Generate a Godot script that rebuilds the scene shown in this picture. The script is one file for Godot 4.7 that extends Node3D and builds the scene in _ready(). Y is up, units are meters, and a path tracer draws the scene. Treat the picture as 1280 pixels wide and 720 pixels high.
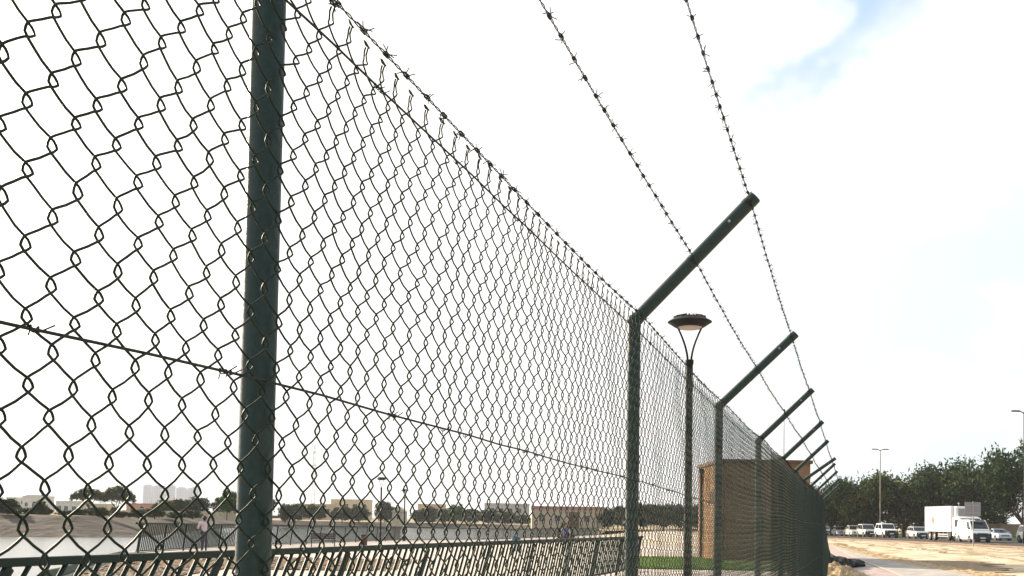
extends Node3D

# ---------------------------------------------------------------- mesh builder
class Mb:
	var v := PackedVector3Array()
	var n := PackedVector3Array()
	var c := PackedColorArray()
	var ix := PackedInt32Array()
	var col := Color(1, 1, 1)
	var tinted := false

	func quad(a: Vector3, b: Vector3, d: Vector3, e: Vector3, nn: Vector3) -> void:
		var g := (b - a).cross(d - a)
		if g.length_squared() < 1e-14:
			g = (d - a).cross(e - a)
		var i := v.size()
		v.append_array([a, b, d, e])
		var u := g.normalized()
		if u.dot(nn) < 0.0:
			u = -u
			ix.append_array([i, i + 1, i + 2, i, i + 2, i + 3])
		else:
			ix.append_array([i, i + 2, i + 1, i, i + 3, i + 2])
		n.append_array([u, u, u, u])
		if tinted:
			c.append_array([col, col, col, col])

	func tri(a: Vector3, b: Vector3, d: Vector3, nn: Vector3) -> void:
		var u := (b - a).cross(d - a).normalized()
		var i := v.size()
		v.append_array([a, b, d])
		if u.dot(nn) < 0.0:
			u = -u
			ix.append_array([i, i + 1, i + 2])
		else:
			ix.append_array([i, i + 2, i + 1])
		n.append_array([u, u, u])
		if tinted:
			c.append_array([col, col, col])

	# hexahedron from 8 corners: bottom 0..3 going round, top 4..7 above them
	func hexa(p: Array) -> void:
		var m := Vector3.ZERO
		for q: Vector3 in p:
			m += q / 8.0
		for f in [[0, 1, 2, 3], [4, 5, 6, 7], [0, 1, 5, 4], [1, 2, 6, 5], [2, 3, 7, 6], [3, 0, 4, 7]]:
			var a: Vector3 = p[f[0]]
			var b: Vector3 = p[f[1]]
			var d: Vector3 = p[f[2]]
			var e: Vector3 = p[f[3]]
			quad(a, b, d, e, (a + b + d + e) / 4.0 - m)

	func box(at: Vector3, s: Vector3, b := Basis()) -> void:
		var h := s / 2.0
		var p := []
		for y in [-h.y, h.y]:
			for q in [[-1, -1], [1, -1], [1, 1], [-1, 1]]:
				p.append(at + b * Vector3(q[0] * h.x, y, q[1] * h.z))
		hexa(p)

	# box with chamfered edges
	func bevel(at: Vector3, s: Vector3, r: float, b := Basis()) -> void:
		var h := s / 2.0
		var rings := []
		for q in [[-h.y, r], [-h.y + r, 0.0], [h.y - r, 0.0], [h.y, r]]:
			var i: float = q[1]
			var ring := PackedVector3Array()
			var hx: float = h.x - i
			var hz: float = h.z - i
			for k in [[-hx, -hz + r], [-hx + r, -hz], [hx - r, -hz], [hx, -hz + r], [hx, hz - r], [hx - r, hz], [-hx + r, hz], [-hx, hz - r]]:
				ring.append(at + b * Vector3(k[0], q[0], k[1]))
			rings.append(ring)
		loft(rings, true)

	func loft(rings: Array, caps := true) -> void:
		var m := Vector3.ZERO
		for r: PackedVector3Array in rings:
			for q in r:
				m += q / float(rings.size() * r.size())
		for i in rings.size() - 1:
			var r0: PackedVector3Array = rings[i]
			var r1: PackedVector3Array = rings[i + 1]
			var mid := Vector3.ZERO
			for k in r0.size():
				mid += (r0[k] + r1[k]) / (2.0 * r0.size())
			for k in r0.size():
				var l := (k + 1) % r0.size()
				quad(r0[k], r0[l], r1[l], r1[k], (r0[k] + r0[l] + r1[l] + r1[k]) / 4.0 - mid)
		if caps:
			for e in [0, rings.size() - 1]:
				var r: PackedVector3Array = rings[e]
				var q := Vector3.ZERO
				for p in r:
					q += p / r.size()
				for k in r.size():
					tri(q, r[k], r[(k + 1) % r.size()], q - m)

	func tube(p: PackedVector3Array, rad: float, sides := 6, rad1 := -1.0, cap := true, ref := Vector3.ZERO) -> void:
		var count := p.size()
		if rad1 < 0.0:
			rad1 = rad
		var base := v.size()
		v.resize(base + count * sides)
		n.resize(base + count * sides)
		if tinted:
			c.resize(base + count * sides)
			for i in count * sides:
				c[base + i] = col
		var t := (p[1] - p[0]).normalized()
		var u := ref
		if u == Vector3.ZERO:
			u = Vector3.UP if absf(t.y) < 0.9 else Vector3.RIGHT
		var cs := PackedFloat32Array()
		var sn := PackedFloat32Array()
		for j in sides:
			cs.append(cos(TAU * j / sides))
			sn.append(sin(TAU * j / sides))
		var o := base
		for i in count:
			if i == 0:
				t = p[1] - p[0]
			elif i == count - 1:
				t = p[i] - p[i - 1]
			else:
				t = p[i + 1] - p[i - 1]
			t = t.normalized()
			u = (u - t * t.dot(u)).normalized()
			var w := t.cross(u)
			var r := lerpf(rad, rad1, float(i) / (count - 1))
			var q := p[i]
			for j in sides:
				var d := u * cs[j] + w * sn[j]
				v[o] = q + d * r
				n[o] = d
				o += 1
		var f := ix.size()
		ix.resize(f + (count - 1) * sides * 6)
		for i in count - 1:
			var a := base + i * sides
			for j in sides:
				var l := (j + 1) % sides
				ix[f] = a + j
				ix[f + 1] = a + sides + j
				ix[f + 2] = a + l
				ix[f + 3] = a + l
				ix[f + 4] = a + sides + j
				ix[f + 5] = a + sides + l
				f += 6
		if cap and sides > 3:
			for e in 2:
				var i := (count - 1) * e
				var q := p[i]
				var out := (p[0] - p[1]) if e == 0 else (p[count - 1] - p[count - 2])
				var ring := base + i * sides
				for j in range(1, sides - 1):
					tri(v[ring], v[ring + j], v[ring + j + 1], out)

	func line(a: Vector3, b: Vector3, r: float, sides := 8, r1 := -1.0) -> void:
		tube(PackedVector3Array([a, b]), r, sides, r1)

	# surface of revolution round y; profile of (radius, height)
	func lathe(at: Vector3, prof: Array, seg := 16, b := Basis()) -> void:
		for i in prof.size() - 1:
			var p: Vector2 = prof[i]
			var q: Vector2 = prof[i + 1]
			var base := v.size()
			var tn := Vector2(q.y - p.y, p.x - q.x).normalized()
			for k in seg + 1:
				var a := TAU * k / seg
				var d := Vector3(cos(a), 0, sin(a))
				v.append(at + b * (d * p.x + Vector3.UP * p.y))
				v.append(at + b * (d * q.x + Vector3.UP * q.y))
				var nn := (b * (d * tn.x + Vector3.UP * tn.y)).normalized()
				n.append(nn)
				n.append(nn)
				if tinted:
					c.append(col)
					c.append(col)
			for k in seg:
				var a := base + k * 2
				var e1 := v[a + 1] - v[a]
				var e2 := v[a + 2] - v[a]
				if e2.length_squared() < 1e-14:
					e2 = v[a + 3] - v[a]
				if e1.cross(e2).dot(n[a] + n[a + 2]) > 0.0:
					ix.append_array([a, a + 2, a + 1, a + 1, a + 2, a + 3])
				else:
					ix.append_array([a, a + 1, a + 2, a + 1, a + 3, a + 2])

	func prism(poly: PackedVector2Array, z0: float, z1: float, x := Transform3D()) -> void:
		var id := Geometry2D.triangulate_polygon(poly)
		for z in [z0, z1]:
			var out := x.basis * Vector3(0, 0, (z - (z0 + z1) / 2.0))
			for k in range(0, id.size(), 3):
				var t := []
				for q in 3:
					var p := poly[id[k + q]]
					t.append(x * Vector3(p.x, p.y, z))
				tri(t[0], t[1], t[2], out)
		var cw := Geometry2D.is_polygon_clockwise(poly)
		for k in poly.size():
			var p := poly[k]
			var q := poly[(k + 1) % poly.size()]
			var e := q - p
			var nn := Vector3(e.y, -e.x, 0) * (-1.0 if cw else 1.0)
			quad(x * Vector3(p.x, p.y, z0), x * Vector3(q.x, q.y, z0), x * Vector3(q.x, q.y, z1), x * Vector3(p.x, p.y, z1), x.basis * nn)

	func mesh() -> ArrayMesh:
		var a := []
		a.resize(Mesh.ARRAY_MAX)
		a[Mesh.ARRAY_VERTEX] = v
		a[Mesh.ARRAY_NORMAL] = n
		if tinted:
			a[Mesh.ARRAY_COLOR] = c
		a[Mesh.ARRAY_INDEX] = ix
		var m := ArrayMesh.new()
		m.add_surface_from_arrays(Mesh.PRIMITIVE_TRIANGLES, a)
		return m

# ---------------------------------------------------------------- helpers
var taken := {}
var M := {}
var rng := RandomNumberGenerator.new()
const ORD := ["first", "second", "third", "fourth", "fifth", "sixth", "seventh", "eighth", "ninth", "tenth", "eleventh", "twelfth", "thirteenth", "fourteenth", "fifteenth", "sixteenth"]

func numbered(called: String) -> String:
	var k: int = taken.get(called, 0)
	taken[called] = k + 1
	return called if k == 0 else "%s_%03d" % [called, k]

func tag(o: Node, label: String, category: String, group := "", kind := "") -> void:
	if label: o.set_meta("label", label)
	if category: o.set_meta("category", category)
	if group: o.set_meta("group", group)
	if kind: o.set_meta("kind", kind)

func thing(called: String, label: String, category: String, at := Vector3.ZERO, turn := 0.0, group := "") -> Node3D:
	var o := Node3D.new()
	o.name = numbered(called)
	add_child(o, true)
	o.position = at
	o.rotation.y = turn
	tag(o, label, category, group)
	return o

func part(called: String, m: Mesh, mat: Material, parent: Node, x := Transform3D()) -> MeshInstance3D:
	var o := MeshInstance3D.new()
	o.name = called if parent != self else numbered(called)
	o.mesh = m
	o.material_override = mat
	o.transform = x
	parent.add_child(o, true)
	return o

func struct(called: String, m: Mesh, mat: Material, label := "") -> MeshInstance3D:
	var o := part(called, m, mat, self)
	tag(o, label, "", "", "structure")
	return o

func lin(r: float, g: float, b: float) -> Color:
	return Color(r, g, b).linear_to_srgb()

func mat(r: float, g: float, b: float, rough := 0.7, metal := 0.0) -> StandardMaterial3D:
	var m := StandardMaterial3D.new()
	m.albedo_color = lin(r, g, b)
	m.roughness = rough
	m.metallic = metal
	return m

func noise_tex(sd: int, freq: float, ramp: Array, size := 512, oct := 5, bump := false) -> NoiseTexture2D:
	var f := FastNoiseLite.new()
	f.seed = sd
	f.noise_type = FastNoiseLite.TYPE_SIMPLEX_SMOOTH
	f.frequency = freq
	f.fractal_octaves = oct
	f.fractal_gain = 0.6
	var t := NoiseTexture2D.new()
	t.width = size
	t.height = size
	t.seamless = true
	t.noise = f
	if bump:
		t.as_normal_map = true
		t.bump_strength = 6.0
	elif ramp:
		var g := Gradient.new()
		var off := PackedFloat32Array()
		var cols := PackedColorArray()
		for r in ramp:
			off.append(r[0])
			cols.append(lin(r[1], r[2], r[3]))
		g.offsets = off
		g.colors = cols
		t.color_ramp = g
	return t

# a surface whose colour wanders between several tones, with fine relief; metres = size of one repeat
func rough_mat(sd: int, ramp: Array, metres: float, freq := 0.012, rough := 0.9, bump := 0.5, bump_metres := 1.5) -> StandardMaterial3D:
	var m := StandardMaterial3D.new()
	m.albedo_texture = noise_tex(sd, freq, ramp)
	m.uv1_triplanar = true
	m.uv1_world_triplanar = true
	m.uv1_scale = Vector3.ONE / metres
	m.roughness = rough
	m.metallic_specular = 0.12
	if bump > 0.0:
		m.normal_enabled = true
		m.normal_texture = noise_tex(sd + 7, 0.03, [], 512, 5, true)
		m.normal_scale = bump
	return m

# ---------------------------------------------------------------- the lie of the land
const SA := 0.32184
const CA := 0.94680
const FD := Vector3(SA, 0, -CA)
const FN := Vector3(CA, 0, SA)
const P1 := Vector3(-0.451, 0, -1.8)
const POST_S := [-3.1, 0.0, 3.15, 6.22, 9.41, 12.7, 15.48, 18.0, 21.06, 23.97, 26.83, 28.4]
const POST_H := [2.60, 2.61, 2.565, 2.50, 2.485, 2.475, 2.44, 2.40, 2.40, 2.385, 2.33, 2.26]

func fp(s: float, y: float, off := 0.0) -> Vector3:
	return P1 + FD * s + FN * off + Vector3.UP * y

func fence_x(d: float) -> float:
	return -0.451 + 0.34 * (d - 1.8)

func gy(x: float, d: float) -> float:
	var l := maxf(-0.004 * maxf(0, d - 8) - 0.006 * maxf(0, d - 38), -1.0)
	var r := maxf(-0.004 * maxf(0, d - 95), -0.5)
	return lerpf(l, r, smoothstep(fence_x(clampf(d, 0.0, 42.0)) + 1.0, fence_x(clampf(d, 0.0, 42.0)) + 14.0, x))

func g3(x: float, d: float, up := 0.0) -> Vector3:
	return Vector3(x, gy(x, d) + up, -d)

func along(p: Array, s: float, ss: Array) -> float:
	for i in ss.size() - 1:
		if s <= ss[i + 1] or i == ss.size() - 2:
			return lerpf(p[i], p[i + 1], (s - ss[i]) / (ss[i + 1] - ss[i]))
	return p[-1]

const SHORE_D := [-60.0, 5.0, 15.0, 25.2, 31.2, 40.0, 43.0, 55.0, 67.0, 80.0, 97.0, 113.0, 139.0, 171.0, 260.0, 600.0, 3000.0]
const SHORE_X := [-7.5, -7.5, -9.2, -11.1, -12.8, -14.9, -16.3, -16.4, -15.2, -13.6, -11.2, -5.0, 3.0, 14.0, 49.6, 185.6, 1145.0]
func shore(d: float) -> float:
	return along(SHORE_X, d, SHORE_D)

# a sheet between two edges X(d), laid on the ground
func sheet(left: Callable, right: Callable, rows: Array, cols: int, up: float, skew := 1.0) -> ArrayMesh:
	var b := Mb.new()
	var last := PackedVector3Array()
	for d: float in rows:
		var now := PackedVector3Array()
		var l: float = left.call(d)
		var r: float = right.call(d)
		for k in cols + 1:
			now.append(g3(lerpf(l, r, pow(float(k) / cols, skew)), d, up))
		if last.size():
			for k in cols:
				b.quad(last[k], last[k + 1], now[k + 1], now[k], Vector3.UP)
		last = now
	return b.mesh()

func span(a: float, z: float, step: float) -> Array:
	var r := []
	var k := int(ceil((z - a) / step))
	for i in k + 1:
		r.append(lerpf(a, z, float(i) / k))
	return r

# ---------------------------------------------------------------- chain-link fence
const PITCH := 0.040
const ROW := 0.0868
var wob := FastNoiseLite.new()
var bulge := FastNoiseLite.new()

func fence_top(s: float) -> float:
	if s > 28.4:
		return along([2.26, 1.72, 1.25, 0.85, 0.58], s, [28.4, 30.0, 32.0, 34.0, 36.4])
	return along(POST_H, s, POST_S) - 0.006 * sin(PI * fposmod(s, 3.1) / 3.1)

func strand_point(s: float, y: float, off: float) -> Vector3:
	var a := wob.get_noise_2d(s * 100.0, y * 100.0) * 0.008
	var b := wob.get_noise_2d(s * 100.0 + 900.0, y * 100.0) * 0.008
	var o := bulge.get_noise_2d(s * 100.0, y * 100.0) * lerpf(0.014, 0.004, smoothstep(2.0, 7.0, s))
	return fp(s + a, y + b, off + 0.042 + o + absf(a) * 0.2)

# one zigzag wire: number k along the fence; detail 0 (near) to 2 (far)
func strand(b: Mb, k: int, detail: int) -> void:
	var sl := -3.1 + k * PITCH
	var sr := sl + PITCH
	var even := k % 2 == 0
	var top := fence_top(sl + PITCH / 2.0) - 0.012 - 0.012 * sin(PI * clampf(fposmod(sl, 3.1) / 3.1, 0.0, 1.0))
	var low := gy(fp(sl, 0).x, -fp(sl, 0).z) + 0.04
	var p := PackedVector3Array()
	var y := top - 0.048
	# the knuckled end at the top
	var kx := sr if even else sl
	var d := 1.0 if even else -1.0
	if not even:
		p.append(strand_point(kx + d * 0.004, y + 0.024, -d * 0.002))
		p.append(strand_point(kx + d * 0.009, y + 0.014, -d * 0.002))
	elif detail < 2:
		p.append(strand_point(kx + d * 0.006, y + 0.026, d * 0.006))
		p.append(strand_point(kx - d * 0.010, y + 0.026, d * 0.005))
		p.append(strand_point(kx - d * 0.013, y + 0.033, d * 0.003))
		p.append(strand_point(kx - d * 0.002, y + 0.037, d * 0.000))
		p.append(strand_point(kx + d * 0.009, y + 0.031, d * 0.002))
		p.append(strand_point(kx + d * 0.009, y + 0.014, -d * 0.003))
	else:
		p.append(strand_point(kx - d * 0.004, y + 0.032, 0))
	var right := even
	while y - ROW / 2.0 > low:
		# from the bend at this side to the bend at the other, half a row lower
		var a := sr if right else sl
		var e := sl if right else sr
		var g := 1.0 if right else -1.0
		var z := 1.0 if right else -1.0   # legs that fall to the left lie in front
		p.append(strand_point(a + g * 0.0064, y, 0))
		if detail == 0:
			p.append(strand_point(a + g * 0.0055, y - 0.0052, z * 0.0024))
		p.append(strand_point(a - g * 0.001, y - 0.0104, z * 0.0036))
		if detail == 0:
			p.append(strand_point(lerpf(a, e, 0.36), y - 0.0098 - (ROW / 2.0 - 0.0196) * 0.33, z * 0.0054))
			p.append(strand_point(lerpf(a, e, 0.66), y - 0.0098 - (ROW / 2.0 - 0.0196) * 0.67, z * 0.0054))
		elif detail == 1:
			p.append(strand_point(lerpf(a, e, 0.5), y - ROW / 4.0, z * 0.0058))
		p.append(strand_point(e + g * 0.001, y - ROW / 2.0 + 0.0098, z * 0.0036))
		if detail == 0:
			p.append(strand_point(e - g * 0.0055, y - ROW / 2.0 + 0.0052, z * 0.0024))
		y -= ROW / 2.0
		right = not right
	if p.size() > 2:
		b.tube(p, [0.0019, 0.0021, 0.0027][detail], [6, 5, 4][detail], -1.0, false, FN)

func barbed(fence: Node3D, pts: PackedVector3Array, label: String, step: float) -> void:
	# two strands twisted round each other along the line pts
	var len := 0.0
	for i in pts.size() - 1:
		len += pts[i].distance_to(pts[i + 1])
	var path := Curve3D.new()
	for q in pts:
		path.add_point(q)
	path.bake_interval = 0.02
	var b := Mb.new()
	for h in 2:
		var p := PackedVector3Array()
		var s := 0.0
		while s < len:
			var q := path.sample_baked(s)
			var a := s / 0.075 * TAU + h * PI
			p.append(q + (FN * cos(a) + Vector3.UP * sin(a)) * 0.0021)
			s += 0.0125 if s < 9.0 else 0.03
		b.tube(p, 0.0014, 5, -1.0, true, FN)
	var wire := part("barbed_wire", b.mesh(), M.wire, fence)
	if label: wire.set_meta("label", label)
	# barbs: four shapes, each with two coils and four points
	var kinds := []
	for k in 5:
		var m := Mb.new()
		for h in 2:
			var coil := PackedVector3Array()
			var st := rng.randf() * TAU
			for i in 15:
				var a := st + i / 14.0 * TAU * 2.0
				coil.append(Vector3((i - 7) * 0.0007 + (h - 0.5) * 0.011, sin(a) * 0.0048, cos(a) * 0.0048))
			var e0 := (coil[0] - coil[1]).normalized() + Vector3(rng.randf_range(-0.5, 0.5), rng.randf_range(-0.3, 0.3), rng.randf_range(-0.3, 0.3))
			var e1 := (coil[14] - coil[13]).normalized() + Vector3(rng.randf_range(-0.5, 0.5), rng.randf_range(-0.3, 0.3), rng.randf_range(-0.3, 0.3))
			coil.insert(0, coil[0] + e0.normalized() * rng.randf_range(0.012, 0.019))
			coil.append(coil[-1] + e1.normalized() * rng.randf_range(0.012, 0.019))
			m.tube(coil, 0.0012, 5, -1.0, true, Vector3.RIGHT)
		kinds.append(m)
	var meshes := kinds.map(func(m: Mb) -> ArrayMesh: return m.mesh())
	var rest := Mb.new()
	var s := 0.03
	var made := 0
	while s < len - 0.05:
		var q := path.sample_baked(s)
		var t := (path.sample_baked(s + 0.04) - q).normalized()
		var u := Vector3.UP.cross(t).normalized()
		var x := Transform3D(Basis(t, t.cross(u), u).rotated(t, rng.randf() * TAU), q)
		var k := rng.randi() % 5
		if made < 98:
			part("barb", meshes[k], M.wire, wire, x)
		else:
			var i := rest.v.size()
			for w: Vector3 in kinds[k].v:
				rest.v.append(x * w)
			for w: Vector3 in kinds[k].n:
				rest.n.append(x.basis * w)
			for w: int in kinds[k].ix:
				rest.ix.append(w + i)
		made += 1
		s += step * rng.randf_range(0.9, 1.12)
	if rest.v.size():
		part("barb", rest.mesh(), M.wire, wire).set_meta("kind", "stuff")

func tie(parent: Node3D, s: float, y: float, off: float) -> void:
	# a scrap of wire wound round a tension wire, its ends sticking out
	var p := PackedVector3Array()
	var r := 0.0042
	var tail := rng.randf_range(0.012, 0.022)
	p.append(fp(s - 0.012 - tail * 0.4, y - tail * 0.7, off + 0.006))
	for i in 12:
		var a := i / 11.0 * TAU * 1.6
		p.append(fp(s - 0.012 + i * 0.0018, y + sin(a) * r, off + cos(a) * r))
	p.append(fp(s + 0.016 + tail * 0.5, y + tail * 0.6, off + 0.008))
	var b := Mb.new()
	b.tube(p, 0.0011, 5, -1.0, true, FD)
	part("wire_tie", b.mesh(), M.wire, parent)

func build_fence() -> void:
	wob.seed = 4
	wob.frequency = 0.045
	wob.fractal_octaves = 2
	bulge.seed = 9
	bulge.frequency = 0.010
	bulge.fractal_octaves = 2
	var f := thing("chain_link_fence", "tall dark green chain-link fence with slanted arms carrying barbed wire", "fence")
	# posts, each with its slanted arm
	var pm := Mb.new()
	for i in POST_S.size():
		var s: float = POST_S[i]
		var h: float = POST_H[i]
		var at := fp(s, 0)
		var y0 := gy(at.x, -at.z) - 0.3
		var b := Mb.new()
		b.lathe(Vector3(at.x, 0, at.z), [Vector2(0.031, y0), Vector2(0.031, h - 0.012), Vector2(0.028, h - 0.003), Vector2(0.0, h)], 20)
		var post := part("post", b.mesh(), M.green_post, f)
		var a := Mb.new()
		var len := 0.80 - 0.010 * i
		var ang := 44.0 - (8.0 if i == 7 else 0.0) + rng.randf_range(-0.7, 0.7)
		var dir := FN * cos(deg_to_rad(ang)) + Vector3.UP * sin(deg_to_rad(ang))
		var root := fp(s, h - 0.03)
		var q := Basis(FD, dir, FD.cross(dir))
		a.lathe(root, [Vector2(0.0305, -0.02), Vector2(0.0305, len - 0.004), Vector2(0.0275, len), Vector2(0.0265, len), Vector2(0.0265, len - 0.05), Vector2(0, len - 0.05)], 20, q)
		part("arm", a.mesh(), M.green_post, post)
		var sc := Mb.new()
		sc.lathe(root + dir * (len - 0.16), [Vector2(0.0, 0.028), Vector2(0.007, 0.030), Vector2(0.006, 0.0345), Vector2(0, 0.035)], 10, Basis(dir, -FD, dir.cross(FD) * -1.0))
		part("screw", sc.mesh(), M.steel, post)
		# the weld collar and the wires that tie the barbed wire to the arm
		var t := Mb.new()
		t.lathe(root, [Vector2(0.0325, 0.012), Vector2(0.0335, 0.02), Vector2(0.0325, 0.028)], 16, q)
		part("weld_collar", t.mesh(), M.green_post, post)
		for u in [0.375, len - 0.055]:
			var w := Mb.new()
			var p := PackedVector3Array()
			for k in 34:
				var an := k / 33.0 * TAU * 3.0
				p.append(root + dir * (u + sin(k * 0.5) * 0.007 + k * 0.0003) + (FD * cos(an) + FD.cross(dir) * sin(an)) * 0.0325)
			w.tube(p, 0.0013, 5)
			part("wire_tie", w.mesh(), M.wire, post)
	# the mesh: wires of the four nearest bays one by one, the rest of it as one part
	var total := int((36.2 + 3.1) / PITCH)
	var rest := Mb.new()
	for k in total:
		var s := -3.1 + k * PITCH
		var detail := 0 if s < 4.2 else (1 if s < 10.5 else 2)
		if k < 298:
			var b := Mb.new()
			strand(b, k, detail)
			part("mesh_wire", b.mesh(), M.mesh_wire, f)
		else:
			strand(rest, k, detail)
	part("mesh_wire", rest.mesh(), M.mesh_wire, f).set_meta("kind", "stuff")
	# tension wires through the mesh
	for row in [[0.102, 0.0024], [0.782, 0.0024], [1.6, 0.0024], [2.4, 0.0024]]:
		var p := PackedVector3Array()
		for s in span(-3.1, 28.4, 0.25):
			p.append(fp(s, fence_top(s) - row[0] + wob.get_noise_1d(s * 30.0) * 0.006, 0.046))
		var b := Mb.new()
		b.tube(p, row[1], 6, -1.0, true, FN)
		var w := part("tension_wire", b.mesh(), M.wire, f)
		for i in 26:
			var s := -0.9 + i * (0.27 + 0.06 * sin(i * 3.7)) + (0.1 if row[0] > 0.5 else 0.0)
			if s < 6.0:
				tie(w, s, fence_top(s) - row[0], 0.044)
	# three lines of barbed wire
	var lines := [PackedVector3Array(), PackedVector3Array(), PackedVector3Array()]
	for s in span(-3.1, 28.4, 0.155):
		var at := fence_top(s)
		var u := fposmod(s, 3.1) / 3.1
		var sag := 4.0 * u * (1.0 - u)
		lines[0].append(fp(s, at - 0.018 + 0.004 * sin(s * 2.1) - sag * 0.012, 0.05))
		lines[1].append(fp(s, at + 0.262 - sag * 0.012 - s * 0.0005, 0.275))
		lines[2].append(fp(s, at + 0.497 - sag * 0.012 - s * 0.002, 0.545 - s * 0.003))
	barbed(f, lines[0], "barbed wire running along the top edge of the mesh", 0.105)
	barbed(f, lines[1], "barbed wire tied to the middle of the slanted arms", 0.116)
	barbed(f, lines[2], "barbed wire tied near the tips of the slanted arms", 0.108)

# ---------------------------------------------------------------- railings of the promenade
func rail_bars(parent: Node3D, pts: PackedVector3Array, h: float, first_post: float, most: int, lean: float, rad: float) -> void:
	# pts: the line of the railing on the ground; bars and posts lean along it
	var path := Curve3D.new()
	for q in pts:
		path.add_point(q)
	path.bake_interval = 0.5
	var len := path.get_baked_length()
	var top := PackedVector3Array()
	var low := PackedVector3Array()
	for q in pts:
		top.append(q + Vector3.UP * h)
		low.append(q + Vector3.UP * 0.14)
	var rect := func(line: PackedVector3Array, w: float, t: float) -> ArrayMesh:
		var rings := []
		for i in line.size():
			var d := (line[mini(i + 1, line.size() - 1)] - line[maxi(i - 1, 0)]).normalized()
			var s := d.cross(Vector3.UP).normalized() * w / 2.0
			var u := Vector3.UP * t / 2.0
			var r := PackedVector3Array()
			for k in [[-1, -0.8], [-0.8, -1], [0.8, -1], [1, -0.8], [1, 0.8], [0.8, 1], [-0.8, 1], [-1, 0.8]]:
				r.append(line[i] + s * k[0] + u * k[1])
			rings.append(r)
		var b := Mb.new()
		b.loft(rings)
		return b.mesh()
	part("top_rail", rect.call(top, 0.09, 0.08), M.rail, parent)
	part("bottom_rail", rect.call(low, 0.05, 0.045), M.rail, parent)
	var bar := Mb.new()
	var dy := h - 0.17
	bar.lathe(Vector3.ZERO, [Vector2(rad, 0), Vector2(rad, dy * sqrt(1 + lean * lean))], 8)
	var bm := bar.mesh()
	var post := Mb.new()
	post.bevel(Vector3(0, (h + 0.12) * sqrt(1 + lean * lean) * 0.5 - 0.16, 0), Vector3(0.10, (h - 0.03) * sqrt(1 + lean * lean) + 0.1, 0.05), 0.008)
	var posm := post.mesh()
	var s := 0.1
	var rest := Mb.new()
	var made := 0
	while s < len - dy * lean:
		var q := path.sample_baked(s)
		var e := path.sample_baked(s + dy * lean)
		var d := e - q
		d.y = 0
		d = d.normalized()
		var up := (Vector3.UP + d * lean).normalized()
		var side := d.cross(Vector3.UP).normalized()
		var bas := Basis(side.cross(up) * -1.0, up, side)
		var x := Transform3D(bas, q + Vector3.UP * 0.16)
		if made < most:
			part("bar", bm, M.rail, parent, x)
		else:
			var i := rest.v.size()
			for w in bar.v: rest.v.append(x * w)
			for w in bar.n: rest.n.append(x.basis * w)
			for w in bar.ix: rest.ix.append(w + i)
		made += 1
		if fposmod(s - first_post, 3.0) < 0.22:
			part("post", posm, M.rail, parent, Transform3D(bas, q + d * 0.11))
		s += 0.222
	if rest.v.size():
		part("bar", rest.mesh(), M.rail, parent).set_meta("kind", "stuff")

func build_railings() -> void:
	var near := thing("promenade_railing", "dark green railing of slanting bars running close behind the chain-link fence", "railing")
	var p := PackedVector3Array()
	for s in span(-12.0, 27.4, 1.5):
		var x: float = -4.37 + s * SA
		var d: float = 8.79 + s * CA
		p.append(g3(x, d))
	rail_bars(near, p, 1.15, 2.2, 290, 0.72, 0.025)
	var far := thing("promenade_railing", "far green railing of slanting bars along the water's edge of the promenade", "railing")
	p = PackedVector3Array()
	var c := Curve3D.new()
	for q in [[-15.55, 42.6], [-15.6, 55], [-14.3, 67], [-12.6, 80], [-10.3, 96], [-4.0, 112], [4.0, 138], [14.4, 169]]:
		c.add_point(g3(q[0], q[1]))
	c.bake_interval = 2.0
	for q in c.get_baked_points():
		p.append(g3(q.x, -q.z))
	rail_bars(far, p, 1.3, 0.0, 290, 0.40, 0.027)

# ---------------------------------------------------------------- lamps and poles
func park_lamp(label: String, x: float, d: float, turn: float, h := 5.0) -> void:
	var t := thing("park_lamp", label, "street lamp", g3(x, d), turn, "lamps of the promenade")
	var hy := h - 0.31
	var b := Mb.new()
	b.lathe(Vector3.ZERO, [Vector2(0.14, 0), Vector2(0.14, 0.25), Vector2(0.075, 0.32), Vector2(0.062, 2.2), Vector2(0.062, hy - 0.58), Vector2(0.072, hy - 0.57), Vector2(0.072, hy - 0.50), Vector2(0.0, hy - 0.49)], 16)
	part("pole", b.mesh(), M.lamp_metal, t)
	for s in [-1.0, 1.0]:
		var a := Mb.new()
		var p := PackedVector3Array()
		for k in 12:
			var u := k / 11.0
			p.append(Vector3(s * (0.028 + 0.19 * u * u * (1.35 - 0.35 * u)), hy - 0.55 + 0.63 * u, 0))
		a.tube(p, 0.02, 8, 0.015)
		part("arm", a.mesh(), M.lamp_metal, t)
	var c := Mb.new()
	c.lathe(Vector3.ZERO, [Vector2(0.20, hy + 0.045), Vector2(0.25, hy + 0.055), Vector2(0.355, hy + 0.125), Vector2(0.37, hy + 0.135), Vector2(0.36, hy + 0.145), Vector2(0.24, hy + 0.215), Vector2(0.16, hy + 0.235), Vector2(0.10, hy + 0.24), Vector2(0, hy + 0.24)], 28)
	var canopy := part("lamp_head", c.mesh(), M.lamp_metal, t)
	for k in 14:
		var an := k * TAU / 14.0
		var f := Mb.new()
		f.box(Vector3(0.19, hy + 0.236, 0), Vector3(0.17, 0.024, 0.014), Basis(Vector3.BACK, -0.25))
		part("cooling_fin", f.mesh(), M.lamp_metal, canopy, Transform3D(Basis(Vector3.UP, an), Vector3.ZERO))
	var l := Mb.new()
	l.lathe(Vector3.ZERO, [Vector2(0.0, hy + 0.02), Vector2(0.19, hy + 0.028), Vector2(0.205, hy + 0.05)], 24)
	part("lens", l.mesh(), M.lamp_lens, t)

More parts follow.
